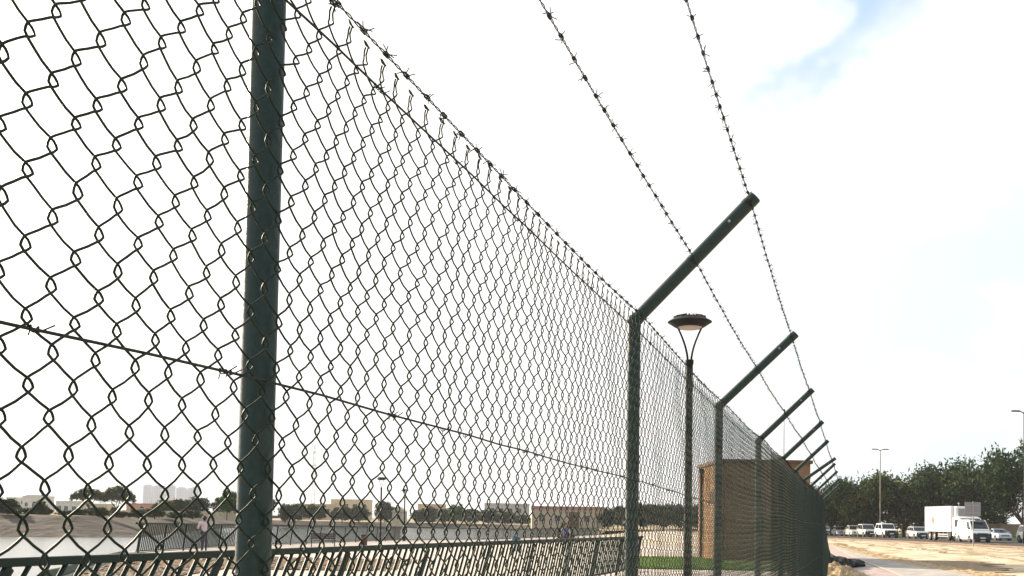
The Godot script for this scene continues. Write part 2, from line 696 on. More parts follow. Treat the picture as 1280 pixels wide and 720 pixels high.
func road_light(label: String, x: float, d: float, h: float, arms: Array, m: Material) -> void:
	var t := thing("road_light", label, "street light", g3(x, d))
	var b := Mb.new()
	b.lathe(Vector3.ZERO, [Vector2(0.16, 0), Vector2(0.16, 1.2), Vector2(0.11, 1.3), Vector2(0.06, h)], 10)
	part("pole", b.mesh(), m, t)
	for s: float in arms:
		var a := Mb.new()
		a.tube(PackedVector3Array([Vector3(0, h - 0.15, 0), Vector3(s * 0.3, h + 0.02, 0), Vector3(s * 0.55, h + 0.06, 0)]), 0.05, 6)
		var arm := part("arm", a.mesh(), M.lamp_metal, t)
		var hd := Mb.new()
		hd.bevel(Vector3(s * 0.82, h + 0.07, 0), Vector3(0.85, 0.14, 0.32), 0.05)
		part("lamp_head", hd.mesh(), M.lamp_metal, arm)

func mast(label: String, x: float, d: float, base: float, h: float, w: float) -> void:
	var t := thing("lattice_mast", label, "mast", Vector3(x, base, -d))
	var b := Mb.new()
	var c := [Vector3(-1, 0, -1), Vector3(1, 0, -1), Vector3(1, 0, 1), Vector3(-1, 0, 1)]
	for k in 4:
		b.line(c[k] * w, c[k] * w * 0.3 + Vector3.UP * h, w * 0.08, 4)
	part("leg", b.mesh(), M.mast, t)
	var z := Mb.new()
	var steps := 14
	for i in steps:
		var y0 := h * i / steps
		var y1 := h * (i + 1) / steps
		var w0 := w * (1.0 - 0.7 * i / steps)
		var w1 := w * (1.0 - 0.7 * (i + 1) / steps)
		for k in 4:
			z.line(c[k] * w0 + Vector3.UP * y0, c[(k + 1) % 4] * w1 + Vector3.UP * y1, w * 0.05, 4)
	part("brace", z.mesh(), M.mast, t)
	var p := Mb.new()
	for y in [0.55, 0.72, 0.9]:
		p.box(Vector3(0, h * y, 0), Vector3(w * 2.2, w * 0.25, w * 1.2))
	part("platform", p.mesh(), M.mast, t)

# ---------------------------------------------------------------- trees
func leaf_quad(b: Mb, at: Vector3, dir: Vector3, l: float, w: float, up: Vector3) -> void:
	var s := dir.cross(up)
	if s.length_squared() < 1e-4:
		s = Vector3.RIGHT
	s = s.normalized() * w
	var nn := s.cross(dir)
	var tip := at + dir * l
	var mid := at + dir * l * 0.45 + nn.normalized() * l * 0.08
	b.quad(at, mid + s, tip, mid - s, nn)

# a crown of many small leaves in clumps; unit size: radius 1 across, height 1, base at 0
func crown(sd: int, kind: String, clumps: int, leaves: int, leaf: float, tones: Array) -> ArrayMesh:
	var r := RandomNumberGenerator.new()
	r.seed = sd
	var b := Mb.new()
	b.tinted = true
	var lobes := []
	for i in 7:
		var a := i * TAU / 7.0 + r.randf() * 0.6
		lobes.append(Vector3(cos(a) * 0.55, r.randf_range(0.35, 0.75), sin(a) * 0.55))
	for i in clumps:
		var p: Vector3
		if kind == "umbrella":
			var a := r.randf() * TAU
			var q := sqrt(r.randf()) * 0.97
			p = Vector3(cos(a) * q, 0.25 + 0.72 * sqrt(maxf(0, 1 - q * q)) * r.randf_range(0.45, 1.0), sin(a) * q)
		elif kind == "round":
			var q := Vector3(r.randfn(), r.randfn(), r.randfn()).normalized() * pow(r.randf(), 0.4)
			p = Vector3(q.x * 0.9, 0.52 + q.y * 0.46, q.z * 0.9)
		else:
			var o: Vector3 = lobes[r.randi() % 7]
			var q := Vector3(r.randfn(), r.randfn(), r.randfn()).normalized() * pow(r.randf(), 0.45)
			p = o + Vector3(q.x * 0.46, q.y * 0.34, q.z * 0.46)
			p.y = maxf(p.y, 0.04 + 0.16 * r.randf())
		var tone: Color = tones[r.randi() % tones.size()]
		b.col = tone * r.randf_range(0.75, 1.3)
		var sz := r.randf_range(0.09, 0.17) * (1.45 if kind == "broad" else 1.0)
		var out := Vector3(p.x, (p.y - 0.4) * 0.8, p.z).normalized()
		for j in leaves:
			var e := Vector3(r.randfn(), r.randfn() * 0.55, r.randfn()) * sz * 0.62
			var at := p + e
			if kind == "broad" and r.randf() < 0.16:
				at = p + out * r.randf() * 0.11 + e * 0.5
			var dir := (out * 0.6 + Vector3(r.randfn(), r.randfn() * 0.5, r.randfn())).normalized()
			leaf_quad(b, at, dir, leaf * r.randf_range(0.7, 1.4), leaf * 0.26, Vector3(r.randfn() * 0.5, 1, r.randfn() * 0.5).normalized())
	return b.mesh()

func limbs(sd: int, bole: float, reach: float, rise: float, rad: float) -> ArrayMesh:
	var r := RandomNumberGenerator.new()
	r.seed = sd
	var b := Mb.new()
	var p := PackedVector3Array([Vector3(0, -0.3, 0), Vector3(0.03, bole * 0.5, 0.02), Vector3(0, bole, 0)])
	b.tube(p, rad, 9, rad * 0.72)
	for i in 7:
		var a := i * TAU / 7.0 + r.randf() * 0.7
		var d := Vector3(cos(a), 0, sin(a))
		var e := Vector3(0, bole, 0) + d * reach * r.randf_range(0.5, 0.9) + Vector3.UP * rise * r.randf_range(0.6, 1.0)
		var m := Vector3(0, bole, 0).lerp(e, 0.5) + d * reach * 0.12
		b.tube(PackedVector3Array([Vector3(0, bole * 0.9, 0), m, e]), rad * 0.5, 6, rad * 0.12)
		for k in 2:
			var f := m + Vector3(r.randfn(), absf(r.randfn()) + 0.4, r.randfn()).normalized() * reach * 0.45
			b.line(m, f, rad * 0.22, 5, rad * 0.05)
	return b.mesh()

var crowns := {}
var trunks := {}

func tree(called: String, label: String, at: Vector3, w: float, h: float, kind: String, bole: float, m: Material, group := "") -> void:
	var t := thing(called, label, "tree" if called.ends_with("tree") else "shrub", at, rng.randf() * TAU, group)
	var key := kind + str(rng.randi() % 3)
	var cm: Mesh = crowns[key]
	var ch := h * (1.0 - bole)
	part("crown", cm, m, t, Transform3D(Basis.from_scale(Vector3(w / 2.0, ch * 1.02, w / 2.0)), Vector3(0, h * bole, 0)))
	var tm: Mesh = trunks["t%d" % (rng.randi() % 2)]
	part("trunk", tm, M.bark, t, Transform3D(Basis.from_scale(Vector3(w / 6.0, (h * bole + ch * 0.25) / 1.6, w / 6.0)), Vector3.ZERO))

func make_crowns() -> void:
	var dark := [Color(0.032, 0.054, 0.018), Color(0.044, 0.068, 0.022), Color(0.027, 0.046, 0.020), Color(0.060, 0.080, 0.026)]
	for i in 3:
		crowns["broad%d" % i] = crown(11 + i, "broad", 120, 84, 0.085, dark)
		crowns["umbrella%d" % i] = crown(31 + i, "umbrella", 170, 44, 0.10, dark)
		crowns["round%d" % i] = crown(51 + i, "round", 120, 40, 0.12, dark)
	trunks["t0"] = limbs(71, 1.0, 1.5, 1.5, 0.16)
	trunks["t1"] = limbs(72, 0.8, 1.7, 1.6, 0.19)

# ---------------------------------------------------------------- buildings
# a wall box with recessed openings; every window is a part with its pane
func window(parent: Node3D, at: Vector3, w: float, h: float, arched := false, turn := 0.0) -> void:
	var x := Transform3D(Basis(Vector3.UP, turn), at)
	var f := Mb.new()
	for s in [-1.0, 1.0]:
		f.box(Vector3(s * (w / 2.0 + 0.04), 0, 0.03), Vector3(0.08, h + 0.16, 0.1))
		f.box(Vector3(0, s * (h / 2.0 + 0.04), 0.032), Vector3(w, 0.08, 0.1))
	f.box(Vector3(0, 0, 0.02), Vector3(0.06, h, 0.05))
	if arched:
		var pts := PackedVector2Array()
		for k in 13:
			pts.append(Vector2(cos(PI * k / 12.0) * (w / 2.0 + 0.08), h / 2.0 + 0.08 + sin(PI * k / 12.0) * w / 2.0))
		f.prism(pts, -0.02, 0.05)
	var win := part("window", f.mesh(), M.trim, parent, x)
	var p := Mb.new()
	p.box(Vector3(0, 0, -0.01), Vector3(w, h, 0.03))
	if arched:
		var pts := PackedVector2Array()
		for k in 13:
			pts.append(Vector2(cos(PI * k / 12.0) * w / 2.0 * 0.9, h / 2.0 + 0.09 + sin(PI * k / 12.0) * w / 2.0 * 0.9))
		p.prism(pts, 0.04, 0.07)
	part("pane", p.mesh(), M.dark_glass, win)

func house(label: String, at: Vector3, w: float, h: float, dep: float, m: Material, wins: Array, opts := {}) -> Node3D:
	var t := thing(opts.get("name", "villa"), label, opts.get("cat", "house"), at, opts.get("turn", 0.0))
	var b := Mb.new()
	b.box(Vector3(0, h / 2.0 - 0.5, -dep / 2.0), Vector3(w, h + 1.0, dep))
	part("wall", b.mesh(), m, t)
	var r := Mb.new()
	if opts.get("gable", false):
		var poly := PackedVector2Array([Vector2(-w / 2.0 - 0.3, h - 0.05), Vector2(w / 2.0 + 0.3, h - 0.05), Vector2(0, h + w * 0.42)])
		r.prism(poly, -dep - 0.3, 0.3)
		part("roof", r.mesh(), opts.get("roof", m), t)
	else:
		for s in [-1.0, 1.0]:
			r.box(Vector3(s * (w / 2.0 - 0.1), h + 0.3, -dep / 2.0), Vector3(0.34, 0.6, dep + 0.28))
		r.box(Vector3(0, h + 0.3, 0.03), Vector3(w - 0.54, 0.6, 0.22))
		r.box(Vector3(0, h + 0.3, -dep - 0.03), Vector3(w - 0.54, 0.6, 0.22))
		part("parapet", r.mesh(), opts.get("roof", m), t)
		var q := Mb.new()
		q.box(Vector3(0, h + 0.02, -dep / 2.0), Vector3(w - 0.6, 0.1, dep - 0.6))
		part("roof", q.mesh(), M.concrete, t)
	for k in wins:
		window(t, Vector3(k[0], k[1], 0.01), k[2], k[3], k.size() > 4)
	return t

func tower(label: String, x: float, d: float, w: float, h: float, group: String) -> void:
	var t := thing("tower_block", label, "tower", Vector3(x, 0, -d), rng.randf_range(-0.15, 0.15), group)
	var b := Mb.new()
	b.box(Vector3(0, h / 2.0, 0), Vector3(w, h, w * 0.9))
	part("wall", b.mesh(), M.tower_wall, t)
	var c := Mb.new()
	c.box(Vector3(0, h + 1.2, 0), Vector3(w * 0.7, 2.4, w * 0.6))
	part("roof_plant", c.mesh(), M.tower_wall, t)
	for k in 4:
		var s := Mb.new()
		var px := (k - 1.5) * w / 4.0
		for y in int(h / 3.2) - 1:
			s.box(Vector3(px, 4.0 + y * 3.2, w * 0.45), Vector3(w * 0.15, 1.9, 0.3))
		part("window_column", s.mesh(), M.tower_glass, t)
	var e := Mb.new()
	for k in 5:
		e.box(Vector3((k - 2) * w / 4.0, h / 2.0, w * 0.46), Vector3(w * 0.035, h, 0.9))
	part("pier", e.mesh(), M.tower_wall, t)

# ---------------------------------------------------------------- vehicles (front towards +z, standing on y = 0)
func slab(b: Mb, a: Vector3, c: Vector3, d: Vector3, e: Vector3, out: Vector3, t := 0.012, lift := 0.003) -> void:
	var nn := (c - a).cross(d - a).normalized()
	if nn.dot(out) < 0:
		nn = -nn
	var p := []
	for k in [lift, lift + t]:
		for q in [a, c, d, e]:
			p.append(q + nn * k)
	b.hexa(p)

func wheel(parent: Node3D, at: Vector3, r: float, w: float) -> void:
	var bas := Basis(Vector3.BACK, -PI / 2.0)
	var b := Mb.new()
	b.lathe(Vector3.ZERO, [Vector2(r * 0.62, -w / 2), Vector2(r * 0.92, -w / 2), Vector2(r, -w * 0.36), Vector2(r, w * 0.36), Vector2(r * 0.92, w / 2), Vector2(r * 0.62, w / 2)], 22, bas)
	var ty := part("wheel", b.mesh(), M.rubber, parent, Transform3D(Basis(), at))
	var c := Mb.new()
	c.lathe(Vector3.ZERO, [Vector2(0.0, -w * 0.42), Vector2(r * 0.2, -w * 0.40), Vector2(r * 0.64, -w * 0.30), Vector2(r * 0.64, w * 0.30), Vector2(r * 0.2, w * 0.40), Vector2(0, w * 0.42)], 16, bas)
	part("rim", c.mesh(), M.rim, ty)
	var sp := Mb.new()
	for k in 5:
		for s in [-1.0, 1.0]:
			sp.box(Vector3(s * w * 0.41, 0, 0) + Basis(Vector3.RIGHT, k * TAU / 5.0) * Vector3(0, r * 0.38, 0), Vector3(0.02, r * 0.46, r * 0.12), Basis(Vector3.RIGHT, k * TAU / 5.0))
	part("spoke", sp.mesh(), M.rim, ty)

func ring8(z: float, y0: float, y1: float, w: float, wt: float) -> PackedVector3Array:
	return PackedVector3Array([Vector3(-w * 0.9, y0, z), Vector3(-w, y0 + 0.12, z), Vector3(-w, lerpf(y0, y1, 0.66), z), Vector3(-wt, y1 - 0.05, z), Vector3(-wt + 0.1, y1, z),
		Vector3(wt - 0.1, y1, z), Vector3(wt, y1 - 0.05, z), Vector3(w, lerpf(y0, y1, 0.66), z), Vector3(w, y0 + 0.12, z), Vector3(w * 0.9, y0, z)])

func car(called: String, label: String, cat: String, x: float, d: float, turn: float, o: Dictionary, group := "") -> Node3D:
	var t := thing(called, label, cat, g3(x, d, 0.02), turn, group)
	var L: float = o.L / 2.0
	var W: float = o.W / 2.0
	var H: float = o.H
	var belt: float = o.belt
	var hood: float = o.hood
	var clear: float = o.get("clear", 0.24)
	var tail: float = o.get("tail", belt)
	var paint: Material = o.paint
	# lower body
	var b := Mb.new()
	var st := [[-L, clear + 0.18, tail - 0.2, W * 0.86], [-L + 0.08, clear + 0.04, tail - 0.03, W * 0.96], [-L + 0.4, clear, tail, W], [o.rb, clear, belt, W], [o.wb - 0.25, clear, belt, W],
		[o.wb + 0.15, clear, lerpf(belt, hood, 0.4), W], [L - 0.45, clear, hood, W * 0.98], [L - 0.14, clear + 0.02, hood - 0.09, W * 0.93], [L, clear + 0.12, hood - 0.24, W * 0.82]]
	var rings := []
	for s in st:
		rings.append(ring8(s[0], s[1], s[2], s[3], s[3] * 0.95))
	b.loft(rings)
	var body := part("body", b.mesh(), paint, t)
	# cabin
	var g := Mb.new()
	var wb := W * 0.93
	var wt := W * float(o.get("roof_w", 0.76))
	var y := belt - 0.02
	var lo := [Vector3(-wb, y, o.rb), Vector3(wb, y, o.rb), Vector3(wb, y, o.wb), Vector3(-wb, y, o.wb)]
	var hi := [Vector3(-wt, H - 0.05, o.rt), Vector3(wt, H - 0.05, o.rt), Vector3(wt, H - 0.05, o.wt), Vector3(-wt, H - 0.05, o.wt)]
	g.hexa(lo + hi)
	var top := []
	for q: Vector3 in hi:
		top.append(Vector3(q.x, H - 0.0495, q.z))
	for q: Vector3 in hi:
		top.append(Vector3(q.x * 0.88, H, lerpf(q.z, (o.rt + o.wt) / 2.0, 0.1)))
	g.hexa(top)
	part("cabin", g.mesh(), paint, t)
	var at := func(a: Vector3, c: Vector3, u: float) -> Vector3: return a.lerp(c, u)
	# windscreen and rear window
	for f in [["windscreen", 3, 2, Vector3.BACK], ["rear_window", 0, 1, Vector3.FORWARD]]:
		var a: Vector3 = lo[f[1]]
		var c: Vector3 = lo[f[2]]
		var e: Vector3 = hi[f[2]]
		var i: Vector3 = hi[f[1]]
		var v0 := 0.10
		var v1 := 0.90
		var w := Mb.new()
		slab(w, at.call(at.call(a, i, v0), at.call(c, e, v0), 0.05), at.call(at.call(a, i, v0), at.call(c, e, v0), 0.95), at.call(at.call(a, i, v1), at.call(c, e, v1), 0.95), at.call(at.call(a, i, v1), at.call(c, e, v1), 0.05), f[3])
		part(f[0], w.mesh(), M.car_glass, t)
	# side windows
	var cuts: Array = o.get("cuts", [[0.06, 0.47], [0.52, 0.95]])
	for s in [[0, 3, -1.0], [1, 2, 1.0]]:
		for k in cuts:
			var w := Mb.new()
			var a0: Vector3 = at.call(lo[s[0]], lo[s[1]], k[0])
			var a1: Vector3 = at.call(lo[s[0]], lo[s[1]], k[1])
			var b0: Vector3 = at.call(hi[s[0]], hi[s[1]], k[0])
			var b1: Vector3 = at.call(hi[s[0]], hi[s[1]], k[1])
			slab(w, at.call(a0, b0, o.get("wl", 0.12)), at.call(a1, b1, o.get("wl", 0.12)), at.call(a1, b1, 0.88), at.call(a0, b0, 0.88), Vector3(s[2], 0, 0))
			part("side_window", w.mesh(), M.car_glass, t)
	# nose: grille, lamps, bumper, plate, mirrors
	var nose := Mb.new()
	nose.bevel(Vector3(0, hood - 0.30, L + 0.012), Vector3(W * 1.05, 0.17, 0.05), 0.02)
	part("grille", nose.mesh(), M.black_trim, t)
	if o.has("dark_nose"):
		var dn := Mb.new()
		dn.bevel(Vector3(0, clear + 0.05 + float(o.dark_nose) / 2.0, L - 0.03), Vector3(W * 1.84, o.dark_nose, 0.12), 0.03)
		part("lower_front", dn.mesh(), M.black_trim, t)
	var bp := Mb.new()
	bp.bevel(Vector3(0, clear + 0.17, L - 0.02), Vector3(W * 1.78, 0.26, 0.22), 0.07)
	part("front_bumper", bp.mesh(), o.get("bumper", paint), t)
	var rb := Mb.new()
	rb.bevel(Vector3(0, clear + 0.2, -L + 0.02), Vector3(W * 1.82, 0.26, 0.2), 0.07)
	part("rear_bumper", rb.mesh(), o.get("bumper", paint), t)
	var pl := Mb.new()
	pl.box(Vector3(0, clear + 0.2, L + 0.10), Vector3(0.5, 0.12, 0.02))
	part("number_plate", pl.mesh(), M.white, t)
	for s in [-1.0, 1.0]:
		var h := Mb.new()
		h.bevel(Vector3(s * W * 0.70, hood - 0.26, L - 0.05), Vector3(0.36, 0.16, 0.16), 0.04, Basis(Vector3.UP, s * 0.25))
		part("headlight", h.mesh(), M.head_lamp, t)
		var r := Mb.new()
		r.bevel(Vector3(s * W * 0.78, tail - 0.28, -L + 0.02), Vector3(0.24, 0.2, 0.12), 0.03)
		part("tail_light", r.mesh(), M.red_lamp, t)
		var m := Mb.new()
		m.bevel(Vector3(s * (W + 0.06), belt + 0.1, o.wb - 0.25), Vector3(0.2, 0.16, 0.12), 0.03)
		part("mirror", m.mesh(), M.black_trim if o.has("bumper") else paint, t)
		var hd := Mb.new()
		for z in [lerpf(o.rb, o.wb, 0.2), lerpf(o.rb, o.wb, 0.6)]:
			hd.box(Vector3(s * (W + 0.004), belt - 0.14, z), Vector3(0.03, 0.035, 0.18))
		part("door_handle", hd.mesh(), M.black_trim, t)
		for z in [lerpf(o.rb, o.wb, 0.1), lerpf(o.rb, o.wb, 0.5), lerpf(o.rb, o.wb, 0.94)]:
			var gap := Mb.new()
			gap.box(Vector3(s * (W - 0.004), (belt + clear) / 2.0 + 0.08, z), Vector3(0.02, belt - clear - 0.3, 0.018))
			part("door_gap", gap.mesh(), M.black_trim, body)
		var wr: float = o.get("wheel", 0.32)
		for z in [L - o.get("front_over", 0.85), -L + o.get("rear_over", 0.9)]:
			var arch := Mb.new()
			arch.lathe(Vector3(s * (W - 0.09), wr, z), [Vector2(0, -0.098), Vector2(wr * 1.17, -0.098), Vector2(wr * 1.17, 0.098), Vector2(0, 0.098)], 22, Basis(Vector3.BACK, -PI / 2.0))
			part("wheel_arch", arch.mesh(), M.black_trim, body)
			wheel(t, Vector3(s * (W - 0.08), wr, z), wr, 0.22)
	return t

func truck(x: float, d: float) -> void:
	var t := thing("box_truck", "big white refrigerated box lorry with a red mark on its side", "truck", g3(x, d, 0.02))
	# origin under the middle; front towards +z
	var b := Mb.new()
	b.bevel(Vector3(0, 2.38, -1.45), Vector3(2.5, 2.75, 6.9), 0.03)
	var cargo := part("cargo_box", b.mesh(), M.van_white, t)
	var tr := Mb.new()
	for s in [-1.0, 1.0]:
		for z in [-4.86, 1.96]:
			tr.box(Vector3(s * 1.255, 2.38, z), Vector3(0.03, 2.76, 0.10))
		tr.box(Vector3(s * 1.255, 1.03, -1.45), Vector3(0.03, 0.10, 6.7))
		tr.box(Vector3(s * 1.255, 3.72, -1.45), Vector3(0.03, 0.09, 6.7))
	part("edge_trim", tr.mesh(), M.steel, cargo)
	var logo := Mb.new()
	logo.prism(PackedVector2Array([Vector2(-0.05, 1.7), Vector2(0.22, 1.8), Vector2(0.3, 2.3), Vector2(0.12, 2.75), Vector2(0.16, 3.2), Vector2(-0.12, 2.8), Vector2(-0.25, 2.2)]), 0.0, 0.006, Transform3D(Basis(Vector3.UP, -PI / 2.0), Vector3(-1.252, 0, -2.7)))
	part("painted_mark", logo.mesh(), M.mark_red, cargo)
	var un := Mb.new()
	un.bevel(Vector3(0, 3.12, 2.32), Vector3(2.0, 1.15, 0.62), 0.08)
	var unit := part("cooling_unit", un.mesh(), M.van_white, t)
	var gr := Mb.new()
	for k in 7:
		gr.box(Vector3(0, 2.72 + k * 0.12, 2.65), Vector3(1.5, 0.05, 0.05))
	part("vent_slats", gr.mesh(), M.black_trim, unit)
	var fan := Mb.new()
	fan.box(Vector3(0.7, 3.35, 2.66), Vector3(0.34, 0.3, 0.04))
	part("vent", fan.mesh(), M.black_trim, unit)
	# cab
	var c := Mb.new()
	var rings := []
	for s in [[2.12, 0.55, 2.48, 1.12], [2.2, 0.5, 2.62, 1.2], [3.2, 0.5, 2.66, 1.2], [3.75, 0.5, 2.5, 1.2], [4.05, 0.5, 1.55, 1.19], [4.12, 0.6, 1.3, 1.16]]:
		rings.append(ring8(s[0], s[1], s[2], s[3], s[3] * 0.96))
	c.loft(rings)
	var cab := part("cab", c.mesh(), M.van_white, t)
	var w := Mb.new()
	slab(w, Vector3(-1.02, 1.62, 4.055), Vector3(1.02, 1.62, 4.055), Vector3(0.98, 2.42, 3.79), Vector3(-0.98, 2.42, 3.79), Vector3.BACK, 0.03, 0.01)
	part("windscreen", w.mesh(), M.car_glass, cab)
	for s in [-1.0, 1.0]:
		var q := Mb.new()
		slab(q, Vector3(s * 1.2, 1.55, 2.75), Vector3(s * 1.2, 1.55, 3.75), Vector3(s * 1.16, 2.32, 3.55), Vector3(s * 1.16, 2.32, 2.75), Vector3(s, 0, 0), 0.03, 0.005)
		part("side_window", q.mesh(), M.car_glass, cab)
		var m := Mb.new()
		m.bevel(Vector3(s * 1.42, 1.95, 3.98), Vector3(0.2, 0.5, 0.12), 0.04)
		m.line(Vector3(s * 1.18, 2.25, 3.85), Vector3(s * 1.42, 2.2, 3.98), 0.025, 6)
		part("mirror", m.mesh(), M.black_trim, cab)
		var h := Mb.new()
		h.bevel(Vector3(s * 0.9, 0.78, 4.15), Vector3(0.42, 0.2, 0.08), 0.03)
		part("headlight", h.mesh(), M.head_lamp, cab)
		var g := Mb.new()
		g.box(Vector3(s * 1.18, 0.72, -0.2), Vector3(0.05, 0.12, 2.6))
		g.box(Vector3(s * 1.18, 0.5, -0.2), Vector3(0.05, 0.1, 2.6))
		for z in [-1.3, -0.2, 0.9]:
			g.box(Vector3(s * 1.15, 0.7, z), Vector3(0.04, 0.6, 0.06))
		part("side_guard", g.mesh(), M.steel, t)
		for z in [3.2, -2.5, -3.75]:
			wheel(t, Vector3(s * 1.06, 0.5, z), 0.5, 0.34)
	var bm := Mb.new()
	bm.bevel(Vector3(0, 0.52, 4.1), Vector3(2.4, 0.34, 0.3), 0.06)
	part("bumper", bm.mesh(), M.steel, cab)
	var gl := Mb.new()
	for k in 4:
		gl.box(Vector3(0, 0.98 + k * 0.11, 4.13), Vector3(1.5, 0.06, 0.06))
	part("grille", gl.mesh(), M.black_trim, cab)
	var ch := Mb.new()
	for s in [-1.0, 1.0]:
		ch.box(Vector3(s * 0.42, 0.84, -0.6), Vector3(0.1, 0.26, 8.2))
	ch.bevel(Vector3(-0.95, 0.66, 1.45), Vector3(0.5, 0.5, 0.8), 0.08)
	ch.box(Vector3(0, 0.5, -2.5), Vector3(1.9, 0.14, 0.14))
	ch.box(Vector3(0, 0.5, -3.75), Vector3(1.9, 0.14, 0.14))
	part("chassis", ch.mesh(), M.black_trim, t)
	var md := Mb.new()
	md.line(Vector3(-0.6, 2.6, 2.5), Vector3(-0.6, 4.02, 2.4), 0.03, 6)
	md.bevel(Vector3(-0.6, 4.05, 2.4), Vector3(0.16, 0.12, 0.16), 0.03)
	md.line(Vector3(0.6, 3.7, 2.3), Vector3(0.6, 4.02, 2.3), 0.03, 6)
	md.bevel(Vector3(0.6, 4.05, 2.3), Vector3(0.16, 0.12, 0.16), 0.03)
	part("marker_lamps", md.mesh(), M.steel, t)

# ---------------------------------------------------------------- people: one surface round a skeleton
# bones: [from, to, radius, radius, colour]; meshed as surface nets of the smoothly joined distance
func flesh(b: Mb, bones: Array, cell: float, blend: float) -> void:
	var lo := Vector3.INF
	var hi := -Vector3.INF
	for k in bones:
		var r := Vector3.ONE * (maxf(k[2], k[3]) + cell * 3.0)
		lo = lo.min((k[0] as Vector3).min(k[1]) - r)
		hi = hi.max((k[0] as Vector3).max(k[1]) + r)
	var nx := int((hi.x - lo.x) / cell) + 2
	var ny := int((hi.y - lo.y) / cell) + 2
	var nz := int((hi.z - lo.z) / cell) + 2
	var f := PackedFloat32Array()
	f.resize(nx * ny * nz)
	f.fill(1.0)
	for k in bones:
		var a: Vector3 = k[0]
		var d: Vector3 = k[1] - a
		var l2 := maxf(d.length_squared(), 1e-8)
		var reach := maxf(k[2], k[3]) + cell * 2.5 + blend
		var p := ((a.min(k[1]) - Vector3.ONE * reach - lo) / cell).floor().max(Vector3.ZERO)
		var q := ((a.max(k[1]) + Vector3.ONE * reach - lo) / cell).ceil()
		for z in range(int(p.z), mini(int(q.z) + 1, nz)):
			for y in range(int(p.y), mini(int(q.y) + 1, ny)):
				for x in range(int(p.x), mini(int(q.x) + 1, nx)):
					var at := lo + Vector3(x, y, z) * cell - a
					var t := clampf(at.dot(d) / l2, 0.0, 1.0)
					var s := (at - d * t).length() - lerpf(k[2], k[3], t)
					var i := x + nx * (y + ny * z)
					var o := f[i]
					var h := maxf(blend - absf(o - s), 0.0) / maxf(blend, 1e-6)
					f[i] = minf(o, s) - h * h * blend * 0.25
	var at_cell := {}
	var step := [1, nx, nx * ny]
	for z in nz - 1:
		for y in ny - 1:
			for x in nx - 1:
				var i := x + nx * (y + ny * z)
				var sum := Vector3.ZERO
				var cnt := 0
				var mask := 0
				for k in 8:
					if f[i + (k & 1) + nx * ((k >> 1) & 1) + nx * ny * (k >> 2)] < 0.0:
						mask |= 1 << k
				if mask == 0 or mask == 255:
					continue
				for k in 8:
					for e in 3:
						var l := k | (1 << e)
						if l == k or ((mask >> k) & 1) == ((mask >> l) & 1):
							continue
						var pa := Vector3(k & 1, (k >> 1) & 1, k >> 2)
						var pb := Vector3(l & 1, (l >> 1) & 1, l >> 2)
						var va := f[i + (k & 1) + nx * ((k >> 1) & 1) + nx * ny * (k >> 2)]
						var vb := f[i + (l & 1) + nx * ((l >> 1) & 1) + nx * ny * (l >> 2)]
						sum += pa.lerp(pb, va / (va - vb))
						cnt += 1
				var w := lo + (Vector3(x, y, z) + sum / cnt) * cell
				at_cell[i] = b.v.size()
				b.v.append(w)
				b.n.append(Vector3(f[i + 1] - f[i] + f[i + 1 + nx] - f[i + nx], f[i + nx] - f[i] + f[i + nx + 1] - f[i + 1], f[i + nx * ny] - f[i] + f[i + nx * ny + nx] - f[i + nx]).normalized())
				var best := 9.0
				var bc := Color.WHITE
				for k in bones:
					var d: Vector3 = k[1] - k[0]
					var t := clampf((w - (k[0] as Vector3)).dot(d) / maxf(d.length_squared(), 1e-8), 0.0, 1.0)
					var s := (w - (k[0] as Vector3) - d * t).length() - lerpf(k[2], k[3], t)
					if s < best:
						best = s
						bc = k[4]
				b.c.append(bc)
	for i: int in at_cell:
		for e in 3:
			var u: int = step[(e + 1) % 3]
			var w: int = step[(e + 2) % 3]
			var inside := f[i] < 0.0
			if inside == (f[i + step[e]] < 0.0):
				continue
			if not (at_cell.has(i - u) and at_cell.has(i - w) and at_cell.has(i - u - w)):
				continue
			var q := [at_cell[i], at_cell[i - u], at_cell[i - u - w], at_cell[i - w]]
			if inside:
				q.reverse()
			b.ix.append_array([q[0], q[1], q[2], q[0], q[2], q[3]])

